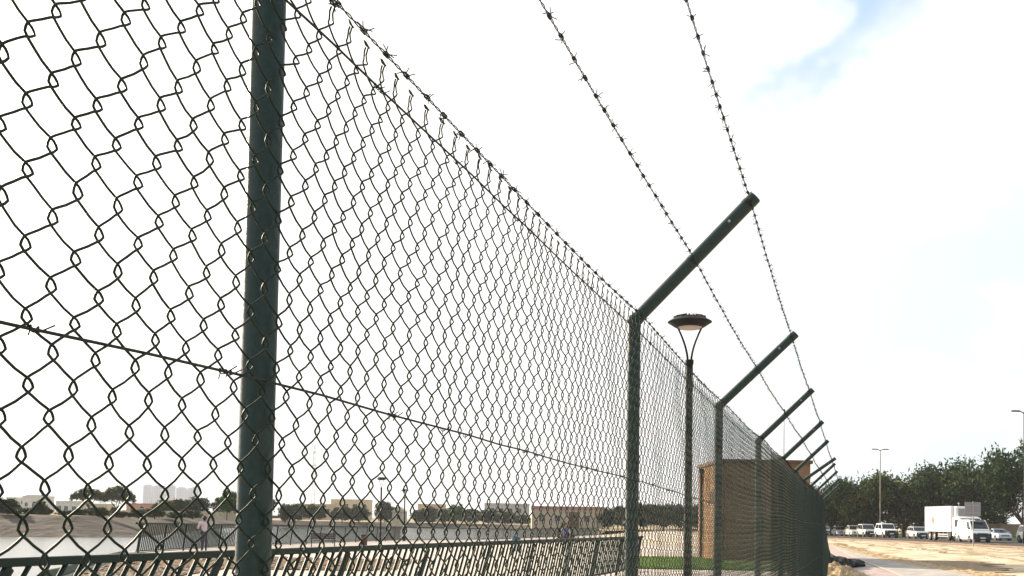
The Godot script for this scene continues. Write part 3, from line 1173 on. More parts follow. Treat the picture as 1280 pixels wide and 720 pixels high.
func person(label: String, at: Vector3, turn: float, top: Color, sleeve: Color, trousers: Color, arms: Array, stride: float) -> void:
	var t := thing("person", label, "person", at, turn)
	var skin := Color(0.28, 0.16, 0.10)
	var shoe := Color(0.03, 0.03, 0.035)
	var b := Mb.new()
	b.tinted = true
	var bones := [
		[Vector3(-0.08, 0.93, 0), Vector3(0.08, 0.93, 0), 0.115, 0.115, trousers],
		[Vector3(0, 1.0, 0), Vector3(0, 1.26, 0.01), 0.125, 0.14, top],
		[Vector3(-0.12, 1.33, 0.01), Vector3(0.12, 1.33, 0.01), 0.095, 0.095, top],
		[Vector3(-0.19, 1.365, 0.01), Vector3(0.19, 1.365, 0.01), 0.06, 0.06, top],
		[Vector3(0, 1.40, 0.01), Vector3(0, 1.50, -0.005), 0.055, 0.052, skin]]
	for s in 2:
		var g := -1.0 if s == 0 else 1.0
		var sw := stride * g
		var hip := Vector3(g * 0.09, 0.90, 0)
		var knee := Vector3(g * 0.095, 0.48, -sw * 0.6 - 0.02)
		var ankle := Vector3(g * 0.10, 0.085, -sw + maxf(0, -sw) * 0.3)
		bones.append([hip, knee, 0.092, 0.062, trousers])
		bones.append([knee, ankle, 0.062, 0.044, trousers])
		bones.append([ankle + Vector3(0, -0.03, 0.03), ankle + Vector3(g * 0.02, -0.045, -0.15), 0.042, 0.036, shoe])
		var sh := Vector3(g * 0.195, 1.365, 0.01)
		var el: Vector3 = arms[s][0]
		var wr: Vector3 = arms[s][1]
		bones.append([sh, el, 0.056, 0.044, sleeve])
		bones.append([el, wr, 0.042, 0.030, sleeve if arms[s][2] else skin])
	flesh(b, bones, 0.018, 0.03)
	# head
	var hd := [[Vector3(0, 1.56, 0.012), Vector3(0, 1.605, 0.0), 0.088, 0.092, skin], [Vector3(0, 1.525, -0.05), Vector3(0, 1.54, -0.03), 0.045, 0.055, skin], [Vector3(0, 1.585, -0.094), Vector3(0, 1.557, -0.11), 0.010, 0.015, skin],
		[Vector3(-0.016, 1.527, -0.094), Vector3(0.016, 1.527, -0.094), 0.010, 0.010, Color(0.25, 0.10, 0.08)], [Vector3(-0.09, 1.55, 0.01), Vector3(-0.094, 1.585, 0.018), 0.012, 0.017, skin], [Vector3(0.09, 1.55, 0.01), Vector3(0.094, 1.585, 0.018), 0.012, 0.017, skin], [Vector3(0, 1.46, 0), Vector3(0, 1.52, 0.0), 0.05, 0.05, skin]]
	flesh(b, hd, 0.008, 0.012)
	# hands
	for s in 2:
		var g := -1.0 if s == 0 else 1.0
		var el: Vector3 = arms[s][0]
		var wr: Vector3 = arms[s][1]
		var d := (wr - el).normalized()
		var side := d.cross(Vector3.FORWARD if absf(d.y) > 0.6 else Vector3.UP).normalized()
		var nn := side.cross(d) * g
		var hb := [[wr, wr + d * 0.085 + side * 0.018, 0.028, 0.018, skin], [wr, wr + d * 0.085 - side * 0.018, 0.026, 0.018, skin]]
		for k in 4:
			var r := wr + d * 0.088 + side * (k - 1.5) * 0.019
			var ln: float = [0.062, 0.072, 0.067, 0.050][k]
			var m := r + (d * 0.9 + nn * 0.3).normalized() * ln * 0.55
			hb.append([r, m, 0.0095, 0.0085, skin])
			hb.append([m, m + (d * 0.65 + nn * 0.7).normalized() * ln * 0.45, 0.0085, 0.007, skin])
		var th := wr + d * 0.03 + side * 0.024
		var tm := th + (d * 0.6 + side * 0.7 + nn * 0.2).normalized() * 0.042
		hb.append([th, tm, 0.013, 0.010, skin])
		hb.append([tm, tm + (d * 0.9 + side * 0.2 + nn * 0.3).normalized() * 0.03, 0.010, 0.008, skin])
		flesh(b, hb, 0.006, 0.006)
	part("body", b.mesh(), M.figure, t)
	var h := Mb.new()
	h.tinted = true
	var hc := Color(0.012, 0.010, 0.009)
	flesh(h, [[Vector3(0, 1.595, 0.028), Vector3(0, 1.63, 0.0), 0.096, 0.090, hc], [Vector3(0, 1.52, 0.055), Vector3(0, 1.58, 0.05), 0.05, 0.085, hc], [Vector3(-0.045, 1.665, -0.045), Vector3(0.045, 1.665, -0.045), 0.038, 0.038, hc]], 0.011, 0.015)
	part("hair", h.mesh(), M.figure, t)
	for s in [-1.0, 1.0]:
		var e := Mb.new()
		e.lathe(Vector3(s * 0.033, 1.575, -0.083), [Vector2(0, -0.010), Vector2(0.009, -0.004), Vector2(0.009, 0.004), Vector2(0, 0.010)], 8)
		part("eye", e.mesh(), M.white, t)

# ---------------------------------------------------------------- heaps and clutter
func mound(at: Vector3, rx: float, rz: float, h: float, sd: int) -> ArrayMesh:
	var f := FastNoiseLite.new()
	f.seed = sd
	f.frequency = 1.3
	f.fractal_octaves = 5
	f.fractal_gain = 0.6
	var b := Mb.new()
	var n := 60
	var p := []
	for i in n + 1:
		var row := PackedVector3Array()
		for k in n + 1:
			var x := (k * 2.0 / n - 1.0) * 1.25
			var z := (i * 2.0 / n - 1.0) * 1.25
			var r := sqrt(x * x + z * z)
			var e := f.get_noise_2d(x * rx, z * rz)
			var y := h * (maxf(0.0, 1.0 - r + e * 0.28)) + e * 0.10 * h * clampf(1.25 - r, 0, 1) * 2.0 + f.get_noise_2d(x * rx * 4.0, z * rz * 4.0) * 0.12 * h * clampf(1.15 - r, 0, 1)
			row.append(at + Vector3(x * rx, y - 0.03, z * rz))
		p.append(row)
	for i in n:
		for k in n:
			b.quad(p[i][k], p[i][k + 1], p[i + 1][k + 1], p[i + 1][k], Vector3.UP)
	return b.mesh()

func stones(called: String, label: String, spots: Callable, count: int, s0: float, s1: float, m: Material) -> void:
	var meshes := Mb.new()
	var f := RandomNumberGenerator.new()
	f.seed = 5
	var top := PackedVector3Array()
	for k in 7:
		top.append(Vector3(cos(k * TAU / 7) * f.randf_range(0.7, 1.1), f.randf_range(-0.1, 0.15), sin(k * TAU / 7) * f.randf_range(0.7, 1.1)))
	for k in 7:
		meshes.tri(Vector3(0.1, 0.6, 0), top[k], top[(k + 1) % 7], Vector3(top[k].x, 1, top[k].z))
		meshes.tri(Vector3(0, -0.5, 0.1), top[k], top[(k + 1) % 7], Vector3(top[k].x, -1, top[k].z))
	var mm := MultiMesh.new()
	mm.transform_format = MultiMesh.TRANSFORM_3D
	mm.mesh = meshes.mesh()
	mm.instance_count = count
	for i in count:
		var q: Vector3 = spots.call()
		var s := lerpf(s0, s1, pow(rng.randf(), 3.0))
		mm.set_instance_transform(i, Transform3D(Basis.from_euler(Vector3(rng.randfn() * 0.3, rng.randf() * TAU, rng.randfn() * 0.3)).scaled(Vector3(s, s * 0.7, s)), q))
	var o := MultiMeshInstance3D.new()
	o.name = numbered(called)
	o.multimesh = mm
	o.material_override = m
	add_child(o, true)
	tag(o, label, "stones", "", "stuff")

func grass(called: String, label: String, spots: Callable, count: int, h: float, m: Material) -> void:
	var b := Mb.new()
	for k in 5:
		var a := k * 1.3
		var d := Vector3(cos(a), 0, sin(a))
		var p := d * 0.25
		b.quad(p - d.cross(Vector3.UP) * 0.06, p + d.cross(Vector3.UP) * 0.06, p + d * 0.25 + Vector3.UP * 0.7 + d.cross(Vector3.UP) * 0.03, p + d * 0.25 + Vector3.UP * 0.7 - d.cross(Vector3.UP) * 0.03, d)
		b.tri(p + d * 0.25 + Vector3.UP * 0.7 - d.cross(Vector3.UP) * 0.03, p + d * 0.25 + Vector3.UP * 0.7 + d.cross(Vector3.UP) * 0.03, p + d * 0.55 + Vector3.UP * 1.0, d)
	var mm := MultiMesh.new()
	mm.transform_format = MultiMesh.TRANSFORM_3D
	mm.mesh = b.mesh()
	mm.instance_count = count
	for i in count:
		mm.set_instance_transform(i, Transform3D(Basis(Vector3.UP, rng.randf() * TAU).scaled(Vector3.ONE * h * rng.randf_range(0.5, 1.2)), spots.call()))
	var o := MultiMeshInstance3D.new()
	o.name = numbered(called)
	o.multimesh = mm
	o.material_override = m
	add_child(o, true)
	tag(o, label, "grass", "", "stuff")

# ---------------------------------------------------------------- sky
func sun_dir() -> Vector3:
	var az := deg_to_rad(-44.0)
	var el := deg_to_rad(21.0)
	return Vector3(sin(az) * cos(el), sin(el), -cos(az) * cos(el))

func make_sky() -> ImageTexture:
	var w := 1280
	var h := 640
	var im := Image.create(w, h, false, Image.FORMAT_RGBF)
	var f := FastNoiseLite.new()
	f.seed = 1143
	f.frequency = 1.2
	f.fractal_octaves = 6
	f.fractal_gain = 0.55
	f.domain_warp_enabled = true
	f.domain_warp_amplitude = 0.35
	f.domain_warp_frequency = 1.2
	var sd := sun_dir()
	for y in h:
		var el := PI * (0.5 - (y + 0.5) / h)
		for x in w:
			var az := TAU * (x + 0.5) / w
			var d := Vector3(sin(az) * cos(el), sin(el), -cos(az) * cos(el))
			var cosg := d.dot(sd)
			var glow := pow(maxf(0.0, cosg), 24.0) * 2.2 + pow(maxf(0.0, cosg), 4.0) * 0.55
			var up := maxf(d.y, 0.0)
			# broken cloud, seen in perspective as a layer
			var q := Vector2(d.x, d.z) / (up + 0.22)
			var e := f.get_noise_2d(q.x * 1.25 + 3.1, q.y * 0.8 + 7.7)
			var away := 1.0 - smoothstep(-0.5, 0.8, cosg)
			var clear := smoothstep(0.14, 0.52, e - 0.08 + 0.40 * away - 0.3 * smoothstep(0.55, 0.85, cosg))
			clear *= smoothstep(0.03, 0.2, up)
			var blue := Vector3(0.46, 0.64, 0.93).lerp(Vector3(0.66, 0.84, 0.92), pow(1.0 - up, 4.0))
			var white := Vector3(1.0, 1.0, 0.99) * lerpf(0.58, 1.0, smoothstep(-0.6, 0.25, cosg))
			var thin := smoothstep(0.02, 0.42, f.get_noise_2d(q.x * 0.55 - 20.0, q.y * 0.5 + 31.0) + 0.20) * smoothstep(0.72, 0.36, cosg)
			white = white.lerp(Vector3(0.76, 0.90, 0.96), thin * 0.8)
			var c := white.lerp(blue, clear) + Vector3(1.0, 0.93, 0.80) * glow
			if d.y < 0.0:
				c = Vector3(0.55, 0.50, 0.42).lerp(c, exp(d.y * 14.0))
			im.set_pixel(x, y, Color(c.x, c.y, c.z) * 0.45)
	return ImageTexture.create_from_image(im)

func make_materials() -> void:
	M.green_post = rough_mat(42, [[0.2, 0.0125, 0.030, 0.029], [0.6, 0.015, 0.035, 0.034], [0.9, 0.019, 0.041, 0.039]], 2.2, 0.02, 0.42, 0.0)
	M.green_post.metallic_specular = 0.4
	M.green_post.normal_enabled = true
	M.green_post.normal_texture = noise_tex(3, 0.05, [], 256, 3, true)
	M.green_post.normal_scale = 0.10
	M.green_post.uv1_triplanar = true
	M.green_post.uv1_scale = Vector3.ONE * 4.0
	M.mesh_wire = rough_mat(41, [[0.2, 0.014, 0.025, 0.019], [0.6, 0.019, 0.030, 0.023], [0.80, 0.036, 0.032, 0.027], [0.9, 0.050, 0.046, 0.040]], 0.9, 0.02, 0.55, 0.0)
	M.mesh_wire.metallic_specular = 0.2
	M.wire = mat(0.022, 0.021, 0.023, 0.6)
	M.wire.metallic_specular = 0.3
	M.rail = mat(0.009, 0.022, 0.016, 0.5)
	M.rail.metallic_specular = 0.3
	M.lamp_metal = mat(0.010, 0.010, 0.012, 0.55)
	M.lamp_metal.metallic_specular = 0.3
	M.lamp_lens = mat(0.40, 0.33, 0.29, 0.4)
	M.mast = mat(0.35, 0.36, 0.38, 0.6)
	M.pole_pale = mat(0.30, 0.25, 0.17, 0.7)
	M.bark = rough_mat(14, [[0.2, 0.05, 0.035, 0.025], [0.8, 0.14, 0.10, 0.07]], 1.2, 0.02, 0.95, 0.8, 1.0)
	M.leaf = StandardMaterial3D.new()
	M.leaf.vertex_color_use_as_albedo = true
	M.leaf.roughness = 0.7
	M.leaf.metallic_specular = 0.2
	M.leaf.backlight_enabled = true
	M.leaf.backlight = Color(0.16, 0.26, 0.08)
	M.leaf_warm = M.leaf.duplicate()
	M.leaf_warm.albedo_color = lin(1.45, 1.30, 1.0)
	M.leaf_cool = M.leaf.duplicate()
	M.leaf_cool.albedo_color = lin(0.85, 1.05, 1.1)
	M.leaf_olive = M.leaf.duplicate()
	M.leaf_olive.albedo_color = lin(1.5, 1.25, 0.9)
	M.leaf_fresh = M.leaf.duplicate()
	M.leaf_fresh.albedo_color = lin(1.6, 2.4, 1.2)
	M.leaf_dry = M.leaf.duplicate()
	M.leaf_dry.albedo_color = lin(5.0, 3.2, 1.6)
	M.sand = rough_mat(21, [[0.18, 0.30, 0.225, 0.145], [0.36, 0.43, 0.355, 0.255], [0.55, 0.51, 0.435, 0.325], [0.8, 0.58, 0.51, 0.40]], 17.0, 0.010, 0.95, 0.35, 2.0)
	M.shadowed_soil = rough_mat(45, [[0.2, 0.20, 0.145, 0.095], [0.8, 0.36, 0.275, 0.19]], 3.0, 0.02, 0.95, 0.6, 1.0)  # brown of darker earth, with the building's shadow painted into the tone
	M.reddish = rough_mat(43, [[0.2, 0.26, 0.16, 0.10], [0.8, 0.48, 0.33, 0.22]], 5.0, 0.02, 0.95, 0.5, 1.0)
	M.track = rough_mat(44, [[0.2, 0.27, 0.20, 0.13], [0.8, 0.42, 0.34, 0.235]], 4.0, 0.02, 0.95, 0.6, 1.0)
	M.heap = rough_mat(22, [[0.2, 0.24, 0.165, 0.09], [0.7, 0.46, 0.36, 0.23]], 2.0, 0.012, 0.95, 0.8, 1.0)
	M.pavers = rough_mat(23, [[0.2, 0.40, 0.34, 0.30], [0.8, 0.55, 0.49, 0.45]], 6.0, 0.012, 0.85, 0.3, 1.5)
	M.pink_paving = rough_mat(24, [[0.2, 0.33, 0.265, 0.25], [0.8, 0.44, 0.37, 0.345]], 9.0, 0.012, 0.88, 0.3, 1.5)
	M.grey_paving = rough_mat(25, [[0.2, 0.30, 0.272, 0.255], [0.8, 0.42, 0.385, 0.36]], 9.0, 0.012, 0.88, 0.3, 1.5)
	M.kerb = mat(0.44, 0.40, 0.36, 0.9)
	M.kerb.metallic_specular = 0.15
	M.asphalt = rough_mat(26, [[0.2, 0.060, 0.058, 0.057], [0.8, 0.105, 0.10, 0.097]], 7.0, 0.012, 0.9, 0.4, 1.0)
	M.paint_line = mat(0.62, 0.62, 0.60, 0.7)
	M.soil = rough_mat(27, [[0.2, 0.10, 0.065, 0.042], [0.5, 0.19, 0.125, 0.082], [0.8, 0.30, 0.21, 0.14]], 3.0, 0.015, 0.95, 1.0, 1.0)
	M.lawn = rough_mat(28, [[0.2, 0.035, 0.065, 0.014], [0.8, 0.075, 0.125, 0.030]], 4.0, 0.02, 0.9, 0.6, 1.0)
	M.grass_blade = mat(0.06, 0.125, 0.025, 0.6)
	M.grass_blade.backlight_enabled = true
	M.grass_blade.backlight = Color(0.3, 0.4, 0.08)
	M.rock = rough_mat(29, [[0.2, 0.22, 0.16, 0.12], [0.8, 0.46, 0.37, 0.29]], 1.5, 0.02, 0.9, 0.5, 1.0)
	M.bank = rough_mat(30, [[0.25, 0.050, 0.043, 0.038], [0.5, 0.078, 0.067, 0.060], [0.8, 0.135, 0.115, 0.10]], 40.0, 0.010, 0.9, 0.4, 5.0)
	M.far_land = rough_mat(31, [[0.2, 0.24, 0.19, 0.13], [0.8, 0.42, 0.35, 0.25]], 60.0, 0.012, 0.95, 0.0)
	M.concrete = rough_mat(32, [[0.2, 0.32, 0.30, 0.27], [0.8, 0.46, 0.43, 0.40]], 3.0, 0.012, 0.9, 0.4, 1.0)
	M.water = mat(0.020, 0.030, 0.030, 0.20)
	M.water.normal_enabled = true
	M.water.normal_texture = noise_tex(33, 0.02, [], 512, 4, true)
	M.water.normal_scale = 0.5
	M.water.uv1_triplanar = true
	M.water.uv1_world_triplanar = true
	M.water.uv1_scale = Vector3.ONE / 5.0
	M.brown_wall = rough_mat(34, [[0.2, 0.235, 0.145, 0.088], [0.8, 0.30, 0.19, 0.120]], 4.0, 0.012, 0.85, 0.4, 0.8)
	M.brown_dark = mat(0.12, 0.06, 0.03, 0.8)
	M.white_wall = rough_mat(35, [[0.2, 0.56, 0.53, 0.47], [0.8, 0.68, 0.66, 0.60]], 8.0, 0.012, 0.9, 0.0)
	M.terracotta = rough_mat(36, [[0.2, 0.45, 0.22, 0.13], [0.8, 0.55, 0.30, 0.19]], 6.0, 0.012, 0.9, 0.0)
	M.cream = rough_mat(37, [[0.2, 0.52, 0.42, 0.28], [0.8, 0.62, 0.52, 0.36]], 8.0, 0.012, 0.9, 0.0)
	M.beige = rough_mat(38, [[0.2, 0.50, 0.37, 0.25], [0.8, 0.60, 0.46, 0.32]], 8.0, 0.012, 0.9, 0.0)
	M.red_trim = mat(0.40, 0.17, 0.11, 0.85)
	M.grey_wall = mat(0.42, 0.40, 0.37, 0.9)
	M.trim = mat(0.55, 0.52, 0.47, 0.8)
	M.dark_glass = mat(0.02, 0.022, 0.025, 0.12)
	M.tower_wall = mat(0.42, 0.42, 0.45, 0.9)
	M.tower_glass = mat(0.16, 0.17, 0.21, 0.4)
	M.car_white = mat(0.78, 0.77, 0.74, 0.3)
	M.car_white.clearcoat_enabled = true
	M.car_white.clearcoat = 0.6
	M.car_silver = mat(0.52, 0.52, 0.53, 0.32, 0.4)
	M.car_pale_blue = mat(0.50, 0.56, 0.64, 0.3, 0.2)
	M.van_white = mat(0.80, 0.79, 0.76, 0.38)
	M.car_glass = mat(0.015, 0.017, 0.02, 0.06)
	M.black_trim = mat(0.018, 0.018, 0.02, 0.5)
	M.rubber = mat(0.02, 0.02, 0.02, 0.85)
	M.rim = mat(0.45, 0.45, 0.46, 0.35, 0.6)
	M.white = mat(0.75, 0.75, 0.73, 0.5)
	M.head_lamp = mat(0.55, 0.57, 0.6, 0.12)
	M.red_lamp = mat(0.35, 0.02, 0.02, 0.25)
	M.steel = mat(0.35, 0.35, 0.36, 0.45, 0.5)
	M.mark_red = mat(0.50, 0.10, 0.06, 0.7)
	M.mark_red.metallic_specular = 0.2
	M.sign_back = mat(0.24, 0.24, 0.26, 0.5, 0.3)
	M.boat_green = mat(0.008, 0.06, 0.035, 0.5)
	M.boat_inside = mat(0.20, 0.14, 0.09, 0.8)
	M.teal = mat(0.02, 0.10, 0.15, 0.5)
	M.bin_brown = mat(0.08, 0.03, 0.022, 0.7)
	M.bench = mat(0.05, 0.035, 0.026, 0.7)
	M.figure = StandardMaterial3D.new()
	M.figure.vertex_color_use_as_albedo = true
	M.figure.roughness = 0.8
	M.black_sheet = mat(0.010, 0.010, 0.011, 0.8)

# ---------------------------------------------------------------- the place
func _ready() -> void:
	rng.seed = 77
	# camera
	var cam := Camera3D.new()
	cam.name = "camera"
	cam.projection = Camera3D.PROJECTION_FRUSTUM
	cam.near = 0.05
	cam.far = 9000.0
	cam.size = 0.05 * 720.0 / 1280.0
	cam.frustum_offset = Vector2(0, 0.05 * 232.1 / 1280.0)
	cam.position = Vector3(0, 1.6, 0)
	cam.rotation = Vector3(deg_to_rad(2.5), 0, deg_to_rad(0.97))
	add_child(cam)
	# sky, sun, air
	var we := WorldEnvironment.new()
	we.name = "world"
	var env := Environment.new()
	env.background_mode = Environment.BG_SKY
	var sky := Sky.new()
	var pano := PanoramaSkyMaterial.new()
	pano.panorama = make_sky()
	sky.sky_material = pano
	env.sky = sky
	env.tonemap_mode = Environment.TONE_MAPPER_LINEAR
	env.tonemap_exposure = 2.45
	env.sdfgi_enabled = true
	env.ssao_enabled = true
	env.ssil_enabled = true
	env.fog_enabled = true
	env.fog_density = 0.00018
	env.fog_light_color = Color(0.96, 0.97, 1.0)
	we.environment = env
	add_child(we)
	var sun := DirectionalLight3D.new()
	sun.name = "sun"
	sun.light_color = Color(1.0, 0.93, 0.82)
	sun.light_energy = 1.6
	sun.light_angular_distance = 0.5
	sun.shadow_enabled = true
	sun.basis = Basis.looking_at(-sun_dir())
	add_child(sun)
	make_materials()
	make_crowns()
	build_land()
	build_fence()
	build_railings()
	build_structures()
	build_trees()
	build_vehicles()
	build_small_things()

func build_land() -> void:
	var rows := [-60.0, -30.0, -10.0, 0.0, 5.0, 8.0] + span(12, 60, 4) + span(66, 120, 6) + [130.0, 139.0, 150.0, 160.0, 171.0, 190.0, 220.0, 260.0, 330.0, 430.0, 600.0, 1000.0, 1800.0, 3000.0]
	var right := func(d: float) -> float: return 300.0 + maxf(d, 0.0) * 2.0
	struct("ground", sheet(shore, right, rows, 60, 0.0, 2.2), M.sand, "pale sandy ground with tyre ruts between the path and the road")
	# quay wall along the near water's edge
	var q := Mb.new()
	for i in SHORE_D.size() - 4:
		var a := g3(SHORE_X[i], SHORE_D[i])
		var b := g3(SHORE_X[i + 1], SHORE_D[i + 1])
		q.hexa([Vector3(a.x - 0.3, -3, a.z), Vector3(a.x + 0.25, -3, a.z), Vector3(b.x + 0.25, -3, b.z), Vector3(b.x - 0.3, -3, b.z), Vector3(a.x - 0.3, a.y + 0.06, a.z), Vector3(a.x + 0.25, a.y + 0.06, a.z), Vector3(b.x + 0.25, b.y + 0.06, b.z), Vector3(b.x - 0.3, b.y + 0.06, b.z)])
	struct("quay_edge", q.mesh(), M.concrete)
	# lake
	var w := Mb.new()
	w.quad(Vector3(-700, -1.5, 100), Vector3(90, -1.5, 100), Vector3(90, -1.5, -330), Vector3(-700, -1.5, -330), Vector3.UP)
	struct("water", w.mesh(), M.water, "bright calm lake behind the railing")
	# far shore: a sloping bank, then land to the horizon
	var far := [[14, 171, .37, .93, 6, -.3], [16, 215, .40, .92, 6, -.3], [6, 275, .5, .86, 6, -.2], [-20, 296, 0, 1, 6, -.2], [-46, 285, -.3, .95, 7, -.1], [-62, 256, -.9, .45, 8, .1], [-60, 215, -1, .1, 9, .6], [-53, 165, -1, .2, 10, .9], [-45.5, 126, -.75, .66, 12, 1.0], [-52, 119, -.3, .95, 12, 1.0], [-70, 116, -.1, 1, 12, 1.05], [-120, 112, 0, 1, 12, 1.1], [-400, 95, 0, 1, 12, 1.1]]
	var bank := Mb.new()
	var land := Mb.new()
	for i in far.size() - 1:
		for k in 6:
			var pts := []
			for u in [k / 6.0, (k + 1) / 6.0]:
				var a: Array = far[i]
				var b: Array = far[i + 1]
				var l := func(j: int) -> float: return lerpf(a[j], b[j], u)
				var dir := Vector2(l.call(2), l.call(3)).normalized()
				var o := Vector2(l.call(0), l.call(1))
				var ring := []
				for s in [[-3.0, -2.4], [0.0, -1.5], [l.call(4), l.call(5)], [60.0, l.call(5) + 0.1], [400.0, l.call(5)], [2200.0, -6.0]]:
					var p: Vector2 = o + dir * s[0]
					ring.append(Vector3(p.x, s[1], -p.y))
				pts.append(ring)
			for j in 5:
				(bank if j < 2 else land).quad(pts[0][j], pts[1][j], pts[1][j + 1], pts[0][j + 1], Vector3.UP)
	struct("bank", bank.mesh(), M.bank, "bare grey-brown bank sloping into the lake")
	struct("far_ground", land.mesh(), M.far_land)
	# promenade paving, planting bed, lawn
	struct("promenade", sheet(func(d: float) -> float: return shore(d) + 0.26, func(d: float) -> float: return fence_x(minf(d, 47.0)) - 0.4 + maxf(0.0, d - 47.0) * 0.10, span(-10, 168, 4), 24, 0.02), M.pavers, "pale paved promenade along the water")
	struct("planting_bed", sheet(func(d: float) -> float: return shore(d) + 0.4, func(d: float) -> float: return -8.6 if d < 31 else lerpf(-4.0, -3.2, (d - 33) / 8.0), [20.0, 22.5, 25.0, 28.0, 30.9, 31.1, 33.0, 35.0, 37.0, 39.0, 41.0], 10, 0.05), M.soil, "brown planting bed beside the railing")
	struct("lawn", sheet(func(d: float) -> float: return lerpf(3.2, 5.2, (d - 36.0) / 15.0), func(d: float) -> float: return minf(fence_x(d) - 0.5, 13.9) if d < 46.5 else 9.4, [36.0, 39.0, 42.0, 45.0, 46.4, 46.6, 49.0, 51.0], 10, 0.05), M.lawn, "strip of green lawn in front of the brown building")
	# path on the right: pink paving, pale kerb, grey paving
	var pd := [18.0, 32.3, 51.2, 77.0]
	var kx := [8.3, 12.35, 17.4, 24.0]
	var rows2 := span(18, 77, 2.5)
	struct("pink_path", sheet(func(d: float) -> float: return fence_x(minf(d, 36.0)) + 1.1 + maxf(0, d - 36.0) * 0.245, func(d: float) -> float: return along(kx, d, pd), rows2, 3, 0.03), M.pink_paving, "pinkish paved path beyond the sand heap")
	struct("grey_path", sheet(func(d: float) -> float: return along(kx, d, pd) + 0.16, func(d: float) -> float: return along([12.0, 15.2, 18.7, 24.3], d, pd), rows2, 3, 0.03), M.grey_paving, "grey paved strip beside the pink path")
	struct("kerb", sheet(func(d: float) -> float: return along(kx, d, pd), func(d: float) -> float: return along(kx, d, pd) + 0.16, rows2, 1, 0.05), M.kerb)
	# earth turned over along the path and the road, and tyre tracks in the sand
	var f := FastNoiseLite.new()
	f.seed = 61
	f.frequency = 0.35
	f.fractal_octaves = 4
	var ridge := Mb.new()
	var last := PackedVector3Array()
	for d in span(33, 84, 0.35):
		var now := PackedVector3Array()
		var cx := along([15.9, 19.3, 24.6, 26.5], d, [33.0, 51.2, 77.0, 84.0]) + f.get_noise_1d(d * 2.0) * 0.5
		var wd := 0.9 + 0.7 * f.get_noise_1d(d + 300.0)
		for k in 13:
			var u := k / 6.0 - 1.0
			var h := (1.0 - u * u) * (0.03 + 0.10 * maxf(0.0, f.get_noise_2d(d * 3.0, k * 2.0) + 0.15)) - 0.012
			now.append(g3(cx + u * wd, d, h))
		if last.size():
			for k in 12:
				ridge.quad(last[k], last[k + 1], now[k + 1], now[k], Vector3.UP)
		last = now
	struct("earth_ridge", ridge.mesh(), M.heap, "low ridge of turned earth along the edge of the path")
	struct("shadowed_earth", sheet(func(d: float) -> float: return along([16.2, 19.6], d, [36.0, 50.0]) + 0.3 + f.get_noise_1d(d * 4.0) * 0.9, func(d: float) -> float: return lerpf(18.6, 22.6, (d - 37.0) / 13.0) + f.get_noise_1d(d * 3.0 + 50.0) * 2.2, span(37.3, 49.6, 0.4), 5, 0.02), M.shadowed_soil, "patch of darker brown earth beside the grey path, with the building shadow painted in")  # darker earth, outlined and browned to hold the service building's shadow
	struct("roadside_earth", sheet(func(d: float) -> float: return 37.4 - 0.052 * (d - 82.0) + f.get_noise_1d(d * 1.5 + 90.0) * 3.4, func(d: float) -> float: return 42.1 - 0.052 * (d - 82.0) - maxf(0.0, f.get_noise_1d(d * 2.0) * 2.0), span(50, 150, 0.7), 4, 0.012), M.reddish, "strip of reddish earth along the near edge of the road")
	for k in 5:
		for rut in 2:
			var x0 := 24.5 + k * 3.1 + rut * 1.7
			struct("tyre_track", sheet(func(d: float) -> float: return x0 + (d - 50.0) * 0.13 + f.get_noise_1d(d * 0.25 + k * 70.0) * 2.2, func(d: float) -> float: return x0 + (d - 50.0) * 0.13 + f.get_noise_1d(d * 0.25 + k * 70.0) * 2.2 + 0.34 + 0.2 * f.get_noise_1d(d * 3.0), span(34, 120, 1.0), 1, 0.006 + k * 0.0012 + rut * 0.0006), M.track)
	# road with its kerbs and lane marks
	var rl := func(d: float) -> float: return 42.2 - 0.052 * (clampf(d, 40.0, 175.0) - 82.0)
	var rd := span(20, 420, 8)
	struct("road", sheet(rl, func(d: float) -> float: return rl.call(d) + 26.0, rd, 8, 0.015), M.asphalt, "grey asphalt road with parked and moving vehicles")
	struct("road_kerb", sheet(func(d: float) -> float: return rl.call(d) + 26.0, func(d: float) -> float: return rl.call(d) + 26.3, rd, 1, 0.13), M.kerb)
	var dash := Mb.new()
	for k in 40:
		for lane in [6.8, 13.6]:
			var d := 24.0 + k * 9.0
			var x: float = rl.call(d) + lane
			dash.quad(g3(x - 0.08, d, 0.03), g3(x + 0.08, d, 0.03), g3(x + 0.08, d + 3.0, 0.03), g3(x - 0.08, d + 3.0, 0.03), Vector3.UP)
	struct("lane_mark", dash.mesh(), M.paint_line)

